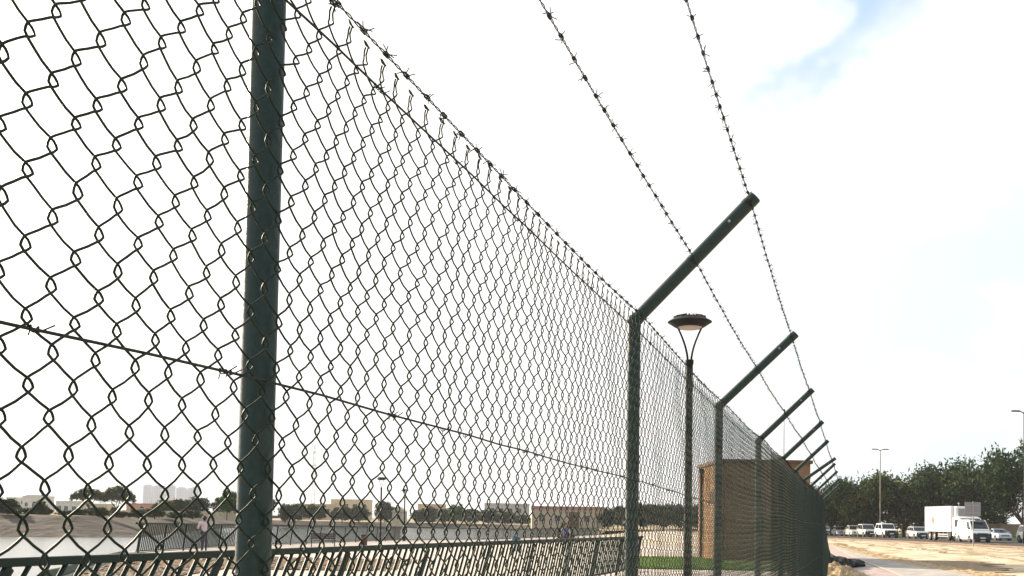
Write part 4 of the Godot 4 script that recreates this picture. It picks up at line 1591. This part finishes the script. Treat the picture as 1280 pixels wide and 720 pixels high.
func build_structures() -> void:
	# brown service building behind the end of the fence
	var t := thing("service_building", "flat-roofed orange-brown service building standing behind the fence", "building", g3(11.66, 47.0))
	var b := Mb.new()
	b.box(Vector3(0, 2.1, -2.85), Vector3(4.1, 4.9, 5.7))
	part("wall", b.mesh(), M.brown_wall, t)
	var pr := Mb.new()
	for k in [[-0.9, 0.9], [1.2, 0.9]]:
		pr.box(Vector3(k[0], 2.25, 0.03), Vector3(0.10, 4.4, 0.07))
	pr.box(Vector3(-2.0, 2.2, 0.0), Vector3(0.34, 4.5, 0.34))
	part("pilaster", pr.mesh(), M.brown_wall, t)
	var c := Mb.new()
	for s in [-1.0, 1.0]:
		c.box(Vector3(s * 1.98, 4.62, -2.85), Vector3(0.3, 0.16, 5.96))
	c.box(Vector3(0, 4.62, 0.02), Vector3(3.64, 0.16, 0.22))
	c.box(Vector3(0, 4.62, -5.72), Vector3(3.64, 0.16, 0.22))
	part("coping", c.mesh(), M.brown_dark, t)
	var rw := Mb.new()
	rw.box(Vector3(1.0, 2.1, -8.5), Vector3(2.05, 4.86, 5.6))  # unseen block, added so the building's shadow reaches further back over the path
	part("added_shadow_wing", rw.mesh(), M.brown_wall, t)
	var w := Mb.new()
	w.box(Vector3(2.30, 1.6, -1.6), Vector3(0.5, 3.4, 3.0))
	part("wing", w.mesh(), M.brown_wall, t)
	var pipe := Mb.new()
	pipe.line(Vector3(-2.14, -0.1, -4.4), Vector3(-2.14, 4.3, -4.4), 0.07, 8)
	pipe.bevel(Vector3(-2.14, 4.35, -4.4), Vector3(0.22, 0.22, 0.26), 0.03)
	part("downpipe", pipe.mesh(), M.lamp_metal, t)
	var lv := Mb.new()
	for k in 7:
		lv.box(Vector3(-2.06, 2.7 + k * 0.09, -2.2), Vector3(0.05, 0.06, 0.9), Basis(Vector3.BACK, 0.4))
	part("louvre", lv.mesh(), M.brown_dark, t)
	var band := Mb.new()
	for y in [1.3, 2.6, 3.9]:
		band.box(Vector3(0, y, -2.85), Vector3(4.13, 0.03, 5.73))
	part("joint_band", band.mesh(), M.brown_dark, t)
	var dr := Mb.new()
	dr.bevel(Vector3(0.2, 1.05, 0.02), Vector3(1.0, 2.1, 0.08), 0.02)
	part("door", dr.mesh(), M.brown_dark, t)
	var an := Mb.new()
	an.line(Vector3(1.6, 4.5, -2.9), Vector3(1.6, 7.3, -2.9), 0.02, 6, 0.012)
	an.bevel(Vector3(1.6, 7.32, -2.9), Vector3(0.09, 0.1, 0.09), 0.02)
	part("antenna", an.mesh(), M.lamp_metal, t)
	# villas and low buildings beyond the lake, far to near
	house("white flat-roofed villa at the far left behind the big bush", Vector3(-192, 0.4, -400), 10.5, 5.6, 9, M.white_wall, [[-2.6, 1.6, 1.4, 1.6], [1.4, 1.6, 1.4, 1.6], [-2.6, 4.2, 1.4, 1.3], [1.4, 4.2, 1.4, 1.3]])
	var v := house("white villa with a dark arched doorway beyond the bank", Vector3(-183, 0.2, -392), 8.2, 6.4, 9, M.white_wall, [[0.4, 3.2, 1.5, 1.6, 1], [-2.6, 3.6, 1.1, 1.5], [3.0, 3.4, 0.9, 1.3]])
	var pa := Mb.new()
	pa.box(Vector3(0, 7.1, -3.5), Vector3(6.4, 0.5, 5.0))
	pa.box(Vector3(-0.2, 1.1, 0.8), Vector3(4.2, 0.14, 1.5))
	part("canopy", pa.mesh(), M.white_wall, v)
	house("low pale villa with a square window left of the spreading trees", Vector3(-168, 0.2, -388), 9.0, 4.6, 9, M.white_wall, [[2.4, 2.4, 1.5, 1.5], [-0.6, 2.4, 1.4, 1.6], [-3.2, 2.4, 1.4, 1.6]])
	house("second low cream villa half hidden by the spreading trees", Vector3(-157, 0.2, -388), 8.0, 3.8, 8, M.cream, [[-1.8, 2.0, 1.3, 1.4], [1.2, 2.0, 1.3, 1.4]])
	house("terracotta house with an arched gateway between the trees", Vector3(-131, 0.2, -360), 8.6, 3.9, 8, M.terracotta, [[1.2, 1.7, 1.8, 1.9, 1], [-2.2, 2.0, 1.2, 1.4]], {"roof": M.red_trim})
	house("small pinkish house with a pitched roof next to the terracotta house", Vector3(-122, 0.2, -366), 6.0, 3.4, 8, M.terracotta, [[0.0, 1.8, 1.3, 1.4]], {"gable": true, "roof": M.red_trim})
	house("pale yellow house with a pitched roof among the far shore trees", Vector3(-30.6, 0.0, -278), 3.4, 2.9, 6, M.cream, [[0, 1.4, 0.9, 1.1]], {"gable": true, "roof": M.cream})
	house("low sand-coloured block behind the far trees, left of the first far lamp", Vector3(-66, -0.2, -345), 13, 5.0, 9, M.beige, [[-4, 3.2, 1.5, 1.4], [0, 3.2, 1.5, 1.4], [4, 3.2, 1.5, 1.4]], {"name": "apartment_block", "cat": "building"})
	house("sand-coloured block showing over the far trees beside the thin mast", Vector3(-63, -0.2, -400), 15, 7.6, 9, M.cream, [[-5, 5.6, 1.6, 1.5], [-1.5, 5.6, 1.6, 1.5], [2, 5.6, 1.6, 1.5], [5.4, 5.6, 1.6, 1.5]], {"name": "apartment_block", "cat": "building"})
	house("pale block over the far trees, right of the yellow house", Vector3(-27, -0.2, -345), 9, 5.6, 8, M.beige, [[-2.5, 4, 1.4, 1.4], [0, 4, 1.4, 1.4], [2.5, 4, 1.4, 1.4]], {"name": "apartment_block", "cat": "building"})
	house("long grey stepped block left of the beige hall", Vector3(-1.5, -0.2, -342), 15, 6.2, 9, M.grey_wall, [[-5, 4.4, 1.6, 1.4], [-2, 4.4, 1.6, 1.4], [1, 4.4, 1.6, 1.4], [4, 4.4, 1.6, 1.4]], {"name": "apartment_block", "cat": "building"})
	var h := house("long beige flat-roofed hall with a reddish parapet on the far shore", Vector3(12.3, -0.4, -224), 15.6, 4.2, 9, M.beige, [[-5.6, 2.2, 1.2, 1.3], [-2.2, 2.2, 1.2, 1.3], [4.2, 2.2, 1.2, 1.3]], {"name": "hall", "cat": "building", "roof": M.red_trim})
	var rec := Mb.new()
	rec.box(Vector3(1.4, 1.8, 0.06), Vector3(2.2, 3.6, 0.12))
	part("porch", rec.mesh(), M.brown_dark, h)
	var g := "two clusters of grey tower blocks on the horizon"
	for k in 7:
		tower("%s of the hazy tower blocks far behind the left trees" % (ORD[k] + " from the left"), -923 + k * 17.2 + (16.0 if k > 3 else 0.0), 2600 + (k % 2) * 24, 18.6 + (k % 3) * 0.8, 70.0 - (4.0 if k > 3 else 0.0) - (k % 3) * 1.1, g)
	# garden wall on top of the bank and the yellowish wall behind the railing
	for k in [["white garden wall with panels below the villas", -72.0, 208.0, 26.0, 1.0, M.white_wall], ["low yellowish wall in front of the terracotta house", -63.0, 190.0, 20.0, 0.9, M.cream], ["sandy wall under the brownish trees", -54.0, 178.0, 15.0, 1.0, M.cream], ["low brown wall behind the pale blue car under the road trees", 69.0, 148.0, 16.0, 2.0, M.beige]]:
		var wt := thing("garden_wall", k[0], "wall", Vector3(k[1], 0.9 if k[1] < 0 else 0.0, -k[2]))
		var wb := Mb.new()
		wb.box(Vector3(0, k[4] / 2.0 - 0.2, 0), Vector3(k[3], k[4] + 0.4, 0.2))
		part("wall", wb.mesh(), k[5], wt)
		var n := int(k[3] / 3.0)
		for i in n + 1:
			var p := Mb.new()
			p.box(Vector3(-k[3] / 2.0 + i * k[3] / n, k[4] / 2.0, 0.02), Vector3(0.35, k[4] + 0.24, 0.35))
			part("pier", p.mesh(), k[5], wt)
	park_lamp("tall promenade lamp with a dish head on two curved arms just behind the fence", 2.93, 17.0, 0.0, 5.14)
	park_lamp("small far promenade lamp, the nearer of the two by the lake railing", -9.55, 75.0, 0.5, 5.0)
	park_lamp("smallest promenade lamp, furthest away by the lake railing", -9.9, 95.0, 0.2, 4.9)
	road_light("twin-armed road light rising behind the road trees", 54.0, 150.0, 12.8, [-1.0, 1.0], M.pole_pale)
	road_light("tall road light at the right edge of the view", 50.1, 100.0, 12.9, [-1.0], M.lamp_metal)
	mast("tall thin lattice mast beyond the lake", -81.3, 420, 0, 30.5, 0.8)
	mast("shorter faint mast above the middle of the far trees", -24.2, 500, 0, 23.5, 0.6)

func build_trees() -> void:
	var g := "large dark trees lining the road"
	var i := 0
	for k in [[44.6, 168, 7.5, 7.6], [50.0, 160, 8.6, 8.6], [54.6, 156, 9.5, 9.4], [60.5, 158, 10.5, 9.9], [62.5, 146, 9.6, 10.2], [67.6, 150, 10.5, 11.6], [66.8, 134, 9.5, 11.6], [73.5, 138, 10.5, 13.2], [75.0, 126, 9.0, 12.2], [81.0, 132, 10.0, 13.0]]:
		tree("road_tree", "large dark tree in the row along the road, %s from the left" % ORD[i], g3(k[0], k[1]), k[2] * 1.12, k[3], "broad", 0.13, [M.leaf, M.leaf_warm, M.leaf_cool][(i * 2 + i / 3) % 3], g)
		i += 1
	i = 0
	for k in [[47.0, 186, 9, 5.2], [53.5, 184, 9, 4.8], [61.0, 180, 10, 5.4], [69.0, 176, 10, 5.2], [77.0, 170, 10, 5.6], [86.0, 160, 10, 6.4], [94.0, 160, 10, 6.4], [80.5, 150, 8, 4.2]]:
		tree("road_shrub", "%s from the left of the low shrubs growing behind the road trees" % ORD[i], g3(k[0], k[1]), k[2], k[3], "round", 0.02, M.leaf_olive if i % 2 else M.leaf, "low shrubs behind the road trees")
		i += 1
	for k in [[57.2, 166, 3.4, 1.9, "dry ochre bush glowing in the sun under the road trees"], [52.4, 172, 3.0, 2.2, "small dry bush behind the parked cars"], [60.5, 164, 2.6, 1.5, "second dry bush in the sun, left of the small hatchback"]]:
		tree("dry_shrub", k[4], g3(k[0], k[1]), k[2], k[3], "round", 0.02, M.leaf_dry)
	tree("umbrella_tree", "left one of the two flat-topped spreading trees on the bank", Vector3(-82.5, 0.9, -200), 6.6, 5.0, "umbrella", 0.34, M.leaf_olive)
	tree("umbrella_tree", "right and rounder one of the two spreading trees on the bank", Vector3(-77.0, 0.9, -200), 6.6, 5.4, "umbrella", 0.22, M.leaf_olive)
	for k in [[-64.4, 131, 3.4, 2.2, "big dark bush on the bank at the left edge", M.leaf], [-61.6, 134, 1.7, 2.0, "small dark bush on the bank below the arched villa", M.leaf], [-66.0, 170, 1.2, 1.5, "small round bush between the spreading trees", M.leaf],
			[-66.0, 196, 5.6, 3.0, "reddish-brown tree left of the tower blocks", M.leaf_olive], [-61.0, 190, 5.2, 3.2, "brownish tree below the left tower cluster", M.leaf_olive], [-55.5, 182, 5.4, 3.5, "brownish tree below the right tower cluster", M.leaf_olive], [-50.6, 180, 4.2, 3.6, "dark tree behind the person at the railing", M.leaf], [-46.0, 172, 3.0, 4.3, "dark bushy tree just left of the bright green tree", M.leaf],
			[-41.6, 150, 2.3, 4.2, "bright green tree left of the nearest fence post", M.leaf_fresh], [-43.5, 168, 4.6, 3.8, "dark tree behind the nearest fence post", M.leaf], [-42.0, 172, 5.0, 4.4, "taller dark tree right of the nearest fence post", M.leaf]]:
		tree("bank_tree" if k[3] > 2.5 else "bank_shrub", k[4], Vector3(k[0], 0.85, -k[1]), k[2], k[3], "round", 0.14, k[5])
	for k in 14:
		tree("hedge_shrub", "%s from the left of the low hedge shrubs on top of the bare bank" % ORD[k], Vector3(-74.0 + k * 2.3, 0.75, -135.0 - k * 0.6 + (k % 3) * 0.8), 3.1, 0.9 + 0.25 * (k % 3), "round", 0.02, M.leaf, "low hedge along the top of the bank")
	i = 0
	for k in [[-54.2, 246, 4.4, 4.4], [-56.5, 268, 6.4, 4.7], [-52.7, 276, 6.6, 4.7], [-46.5, 282, 6.6, 4.2], [-43.4, 292, 6.8, 4.6], [-37.5, 304, 6.6, 6.2], [-37.2, 310, 6.0, 4.9], [-27.6, 305, 5.4, 3.9], [-24.3, 306, 6.8, 4.8], [-19.5, 304, 5.6, 4.3], [-16.3, 302, 6.4, 5.6], [-12.2, 304, 6.6, 4.5], [-6.6, 300, 7.2, 4.2], [-1.7, 294, 7.0, 3.7], [3.2, 290, 5.8, 2.8]]:
		tree("shore_tree", "low dark tree on the far shore, %s from the left" % ORD[i], Vector3(k[0], -0.25, -k[1]), k[2], k[3], "round", 0.05, M.leaf if i != 10 else M.leaf_fresh, "low dark trees along the far shore")
		i += 1
	i = 0
	for k in [[21.2, 226, 6.2, 4.6], [24.6, 222, 6.2, 5.2], [28.4, 220, 6.4, 5.6], [33.0, 222, 6.2, 5.6], [38.0, 226, 7.2, 5.6], [43.5, 230, 7.2, 5.6]]:
		tree("shore_tree", "dark tree right of the beige hall, %s from the left" % ORD[i], Vector3(k[0], -0.4, -k[1]), k[2] * 1.2, k[3], "round", 0.05, M.leaf, "dark trees behind the lamp post")
		i += 1
	tree("promenade_shrub", "dark leafy shrub behind the person in purple", g3(3.3, 62), 1.1, 1.7, "round", 0.05, M.leaf)

func build_vehicles() -> void:
	var sedan := {"L": 4.6, "W": 1.8, "H": 1.45, "belt": 0.93, "hood": 0.90, "tail": 0.98, "rb": -1.75, "rt": -0.95, "wt": 0.25, "wb": 1.05, "paint": M.car_white}
	var suv := {"L": 4.7, "W": 1.88, "H": 1.82, "belt": 1.08, "hood": 1.06, "tail": 1.08, "rb": -2.15, "rt": -1.75, "wt": 0.35, "wb": 0.98, "paint": M.car_silver, "dark_nose": 0.5, "wheel": 0.38, "clear": 0.32, "bumper": M.black_trim, "roof_w": 0.82, "cuts": [[0.05, 0.28], [0.32, 0.62], [0.66, 0.95]]}
	var pickup := {"L": 5.0, "W": 1.90, "H": 1.92, "belt": 1.18, "hood": 1.15, "tail": 1.02, "rb": -0.75, "rt": -0.55, "wt": 0.55, "wb": 1.12, "paint": M.car_white, "dark_nose": 0.58, "wheel": 0.40, "clear": 0.38, "bumper": M.black_trim, "roof_w": 0.82}
	var van := {"L": 4.7, "W": 1.90, "H": 2.26, "belt": 1.28, "hood": 1.16, "tail": 1.28, "rb": -2.27, "rt": -2.12, "wt": 0.98, "wb": 1.80, "dark_nose": 0.62, "paint": M.van_white, "wheel": 0.34, "clear": 0.26, "bumper": M.black_trim, "roof_w": 0.84, "wl": 0.10, "front_over": 0.95, "rear_over": 0.85, "cuts": [[0.74, 0.94]]}
	var t := -0.075
	var cream := mat(0.62, 0.59, 0.52, 0.32)
	truck(48.2, 111.4)
	var v := car("delivery_van", "white high-roofed van driving in front of the box lorry", "van", 46.75, 103.6, t, van)
	var vent := Mb.new()
	vent.bevel(Vector3(0.1, 2.20, 1.32), Vector3(0.9, 0.05, 0.2), 0.02, Basis(Vector3.RIGHT, 0.4))
	part("roof_vent", vent.mesh(), M.black_trim, v)
	var blue := sedan.duplicate()
	blue.paint = M.car_pale_blue
	car("sedan", "pale blue-grey saloon car following to the right of the van", "car", 60.3, 127.0, t, blue)
	car("estate_car", "white car cut off by the right edge of the view", "car", 53.6, 105.0, t, suv.merged({"paint": M.car_white}, true))
	car("hatchback", "small silver car right behind the box lorry", "car", 51.6, 130.0, t, suv.merged({"L": 4.2, "W": 1.76, "H": 1.55, "belt": 0.98, "hood": 0.96, "tail": 0.98, "rb": -1.95, "rt": -1.55, "wheel": 0.33, "clear": 0.24, "paint": M.car_silver}, true))
	car("pickup_truck", "white off-roader with a black front, just left of the small hatchback", "car", 50.2, 137.2, t, pickup.merged({"rb": -2.2, "rt": -1.9, "tail": 1.10}, true))
	car("off_road_car", "silver off-roader with a dark front, left of the white one", "car", 50.0, 144.0, t, suv)
	car("sedan", "cream car peeping out behind the silver off-roader", "car", 50.7, 152.0, t, sedan.merged({"H": 1.62, "belt": 1.0, "paint": cream}, true))
	car("sedan", "white saloon car behind the off-roaders, second from the fence end", "car", 50.7, 158.5, t, sedan)
	car("sedan", "white saloon car nearest the fence end and furthest down the road", "car", 51.0, 167.0, t, sedan)

func build_small_things() -> void:
	# road sign seen from behind
	var t := thing("road_sign", "square road sign on a pole, its plain grey back towards us", "sign", g3(36.5, 81.0), -0.1)
	var p := Mb.new()
	p.line(Vector3(0, -0.1, 0), Vector3(0, 3.55, 0), 0.045, 10)
	part("pole", p.mesh(), M.steel, t)
	var s := Mb.new()
	s.bevel(Vector3(0, 2.95, -0.07), Vector3(1.22, 1.12, 0.03), 0.012)
	var plate := part("plate", s.mesh(), M.sign_back, t)
	var br := Mb.new()
	for y in [2.65, 3.25]:
		br.box(Vector3(0, y, -0.045), Vector3(1.0, 0.05, 0.025))
	part("bracket", br.mesh(), M.steel, plate)
	# heap of sand and black sheeting at the end of the fence
	var h := part("sand_heap", mound(Vector3.ZERO, 1.05, 1.5, 0.46, 3), M.heap, self, Transform3D(Basis(), g3(10.6, 33.4)))
	tag(h, "lumpy heap of yellow sand at the end of the fence", "sand heap")
	var f := FastNoiseLite.new()
	f.seed = 8
	f.frequency = 1.7
	f.fractal_octaves = 4
	var b := Mb.new()
	var rings := []
	for i in 40:
		var u := i / 39.0
		var c := Vector3(lerpf(11.0, 14.3, u), 0, -lerpf(36.6, 42.6, u))
		c.y = gy(c.x, -c.z)
		var hh := lerpf(0.62, 0.26, pow(u, 0.7)) * (1.0 if i < 36 else 1.0 - (i - 35) * 0.2) + 0.06
		var ring := PackedVector3Array()
		for k in 20:
			var a := k / 20.0 * TAU
			var r := 1.0 + 0.55 * f.get_noise_3d(cos(a) * 0.7, sin(a) * 0.7, u * 6.0)
			ring.append(c + Vector3(cos(a) * 0.36 * r, maxf(sin(a) * 0.5 + 0.42, -0.04) * hh * r, cos(a) * 0.2 * r))
		rings.append(ring)
	b.loft(rings)
	tag(part("plastic_sheeting", b.mesh(), M.black_sheet, self), "crumpled black plastic sheeting lying on the path beyond the sand heap", "plastic sheet")
	# low green barrier along the quay
	var eb := thing("edge_barrier", "low green barrier along the water's edge beside the planting bed", "barrier")
	var bb := Mb.new()
	var br2 := []
	for d2 in span(24.0, 38.8, 1.0):
		var c2 := g3(shore(d2) + 0.05, d2, 0.17)
		br2.append(PackedVector3Array([c2 + Vector3(-0.05, -0.1, 0), c2 + Vector3(0.05, -0.1, 0), c2 + Vector3(0.07, -0.08, 0), c2 + Vector3(0.07, 0.1, 0), c2 + Vector3(0.05, 0.12, 0), c2 + Vector3(-0.05, 0.12, 0), c2 + Vector3(-0.07, 0.1, 0), c2 + Vector3(-0.07, -0.08, 0)]))
	bb.loft(br2)
	part("beam", bb.mesh(), M.boat_green, eb)
	for d2 in span(24.4, 38.4, 2.0):
		var fb := Mb.new()
		fb.bevel(g3(shore(d2) + 0.05, d2, 0.04), Vector3(0.12, 0.14, 0.12), 0.01)
		part("foot", fb.mesh(), M.boat_green, eb)
	# bins and benches on the promenade
	var bi := thing("litter_bin", "brown slatted litter bin on the promenade beside the lake railing", "bin", g3(-9.1, 63.5))
	for k in 10:
		var sl := Mb.new()
		var a := k * TAU / 10.0
		sl.box(Vector3(cos(a) * 0.19, 0.42, sin(a) * 0.19), Vector3(0.03, 0.72, 0.105), Basis(Vector3.UP, -a))
		part("slat", sl.mesh(), M.bin_brown, bi)
	var li := Mb.new()
	li.lathe(Vector3.ZERO, [Vector2(0.15, 0.04), Vector2(0.16, 0.76), Vector2(0.23, 0.78), Vector2(0.23, 0.84), Vector2(0.1, 0.87), Vector2(0.1, 0.86)], 16)
	part("liner", li.mesh(), M.black_trim, bi)
	var dr := thing("barrel", "teal blue drum standing on the promenade, right of the far lamps", "drum", g3(0.3, 60.0))
	var db := Mb.new()
	db.lathe(Vector3.ZERO, [Vector2(0.0, 0), Vector2(0.26, 0), Vector2(0.275, 0.02), Vector2(0.27, 0.27), Vector2(0.285, 0.29), Vector2(0.27, 0.31), Vector2(0.27, 0.55), Vector2(0.285, 0.57), Vector2(0.27, 0.59), Vector2(0.27, 0.84), Vector2(0.28, 0.86), Vector2(0.25, 0.86), Vector2(0, 0.84)], 20)
	part("drum", db.mesh(), M.teal, dr)
	for k in [[-11.25, 61.5, "dark bench by the lake railing, left of the litter bin"]]:
		var be := thing("park_bench", k[2], "bench", g3(k[0], k[1]), 0.2)
		for z in 4:
			var sl := Mb.new()
			sl.bevel(Vector3(0, 0.44, -0.18 + z * 0.11), Vector3(1.5, 0.035, 0.09), 0.008)
			part("seat_slat", sl.mesh(), M.bench, be)
		for y in 3:
			var sl := Mb.new()
			sl.bevel(Vector3(0, 0.58 + y * 0.12, -0.26 - y * 0.03), Vector3(1.5, 0.09, 0.03), 0.008)
			part("back_slat", sl.mesh(), M.bench, be)
		for x in [-0.68, 0.68]:
			var lg := Mb.new()
			lg.line(Vector3(x, 0, 0.14), Vector3(x, 0.42, 0.14), 0.025, 6)
			lg.line(Vector3(x, 0, -0.24), Vector3(x, 0.42, -0.22), 0.025, 6)
			lg.line(Vector3(x, 0.42, -0.22), Vector3(x, 0.86, -0.34), 0.02, 6)
			lg.line(Vector3(x, 0.40, -0.22), Vector3(x, 0.40, 0.16), 0.02, 6)
			lg.line(Vector3(x, 0.62, -0.28), Vector3(x, 0.62, 0.16), 0.02, 6)
			lg.line(Vector3(x, 0.62, 0.15), Vector3(x, 0.42, 0.15), 0.02, 6)
			part("frame", lg.mesh(), M.lamp_metal, be)
	var ca := thing("shade_canopy", "small white shade canopy standing behind the furthest cars", "canopy", g3(60.6, 188.0))
	var cr := Mb.new()
	cr.loft([PackedVector3Array([Vector3(-1.3, 2.25, -1), Vector3(1.3, 2.25, -1), Vector3(1.3, 2.25, 1), Vector3(-1.3, 2.25, 1)]), PackedVector3Array([Vector3(-0.7, 2.75, -0.4), Vector3(0.7, 2.75, -0.4), Vector3(0.7, 2.75, 0.4), Vector3(-0.7, 2.75, 0.4)])])
	part("roof", cr.mesh(), M.white, ca)
	for q in [[-1.2, -0.9], [1.2, -0.9], [1.2, 0.9], [-1.2, 0.9]]:
		var cp := Mb.new()
		cp.line(Vector3(q[0], 0, q[1]), Vector3(q[0], 2.25, q[1]), 0.04, 6)
		part("post", cp.mesh(), M.steel, ca)
	# people
	person("person in a pale shirt and dark trousers standing at the lake railing, seen from behind", g3(-14.95, 50.0), 0.35, Color(0.58, 0.46, 0.48), Color(0.60, 0.50, 0.50), Color(0.05, 0.045, 0.055),
		[[Vector3(-0.30, 1.12, -0.10), Vector3(-0.26, 1.12, -0.34), false], [Vector3(0.34, 1.16, 0.05), Vector3(0.40, 1.30, -0.18), false]], 0.05)
	person("person in a purple top walking on the promenade, right of the teal drum", g3(2.92, 55.0), 2.6, Color(0.075, 0.06, 0.16), Color(0.34, 0.36, 0.42), Color(0.04, 0.036, 0.07),
		[[Vector3(-0.27, 1.10, 0.06), Vector3(-0.28, 0.88, -0.10), false], [Vector3(0.27, 1.10, 0.02), Vector3(0.25, 0.90, -0.16), false]], 0.18)
	# loose stones and grass
	var r := rng
	stones("gravel", "scattered brown stones and leaf litter in the planting bed", func() -> Vector3:
		var d := r.randf_range(21.0, 40.8)
		var x0 := shore(d) + 0.5
		return g3(r.randf_range(x0, -8.7 if d < 31 else -3.6), d, 0.05), 5000, 0.02, 0.13, M.rock)
	stones("rubble", "loose stones lying on the sand beside the path and road", func() -> Vector3:
		var d := r.randf_range(34.0, 90.0)
		return g3(lerpf(along([15.6, 19.2, 25.0], d, [33.0, 51.0, 77.0]), 42.0, pow(r.randf(), 0.5)), d, 0.0), 900, 0.012, 0.09, M.rock)
	stones("pebbles", "pale pinkish stones on the lawn in front of the brown building", func() -> Vector3:
		return g3(r.randf_range(9.2, 11.6), r.randf_range(39.0, 45.5), 0.06), 900, 0.03, 0.14, M.rock)
	grass("grass", "short green grass of the lawn in front of the brown building", func() -> Vector3:
		var d := r.randf_range(36.0, 50.5)
		return g3(r.randf_range(lerpf(3.2, 5.2, (d - 36.0) / 15.0), minf(fence_x(d) - 0.5, 13.8) if d < 46.0 else 9.3), d, 0.04), 9000, 0.10, M.grass_blade)
	grass("roadside_grass", "green weeds and grass under the trees along the road", func() -> Vector3:
		var d := r.randf_range(110.0, 185.0)
		return g3(68.0 - 0.052 * (d - 82.0) + r.randf_range(0.0, 16.0), d, 0.0), 9000, 0.45, M.grass_blade)
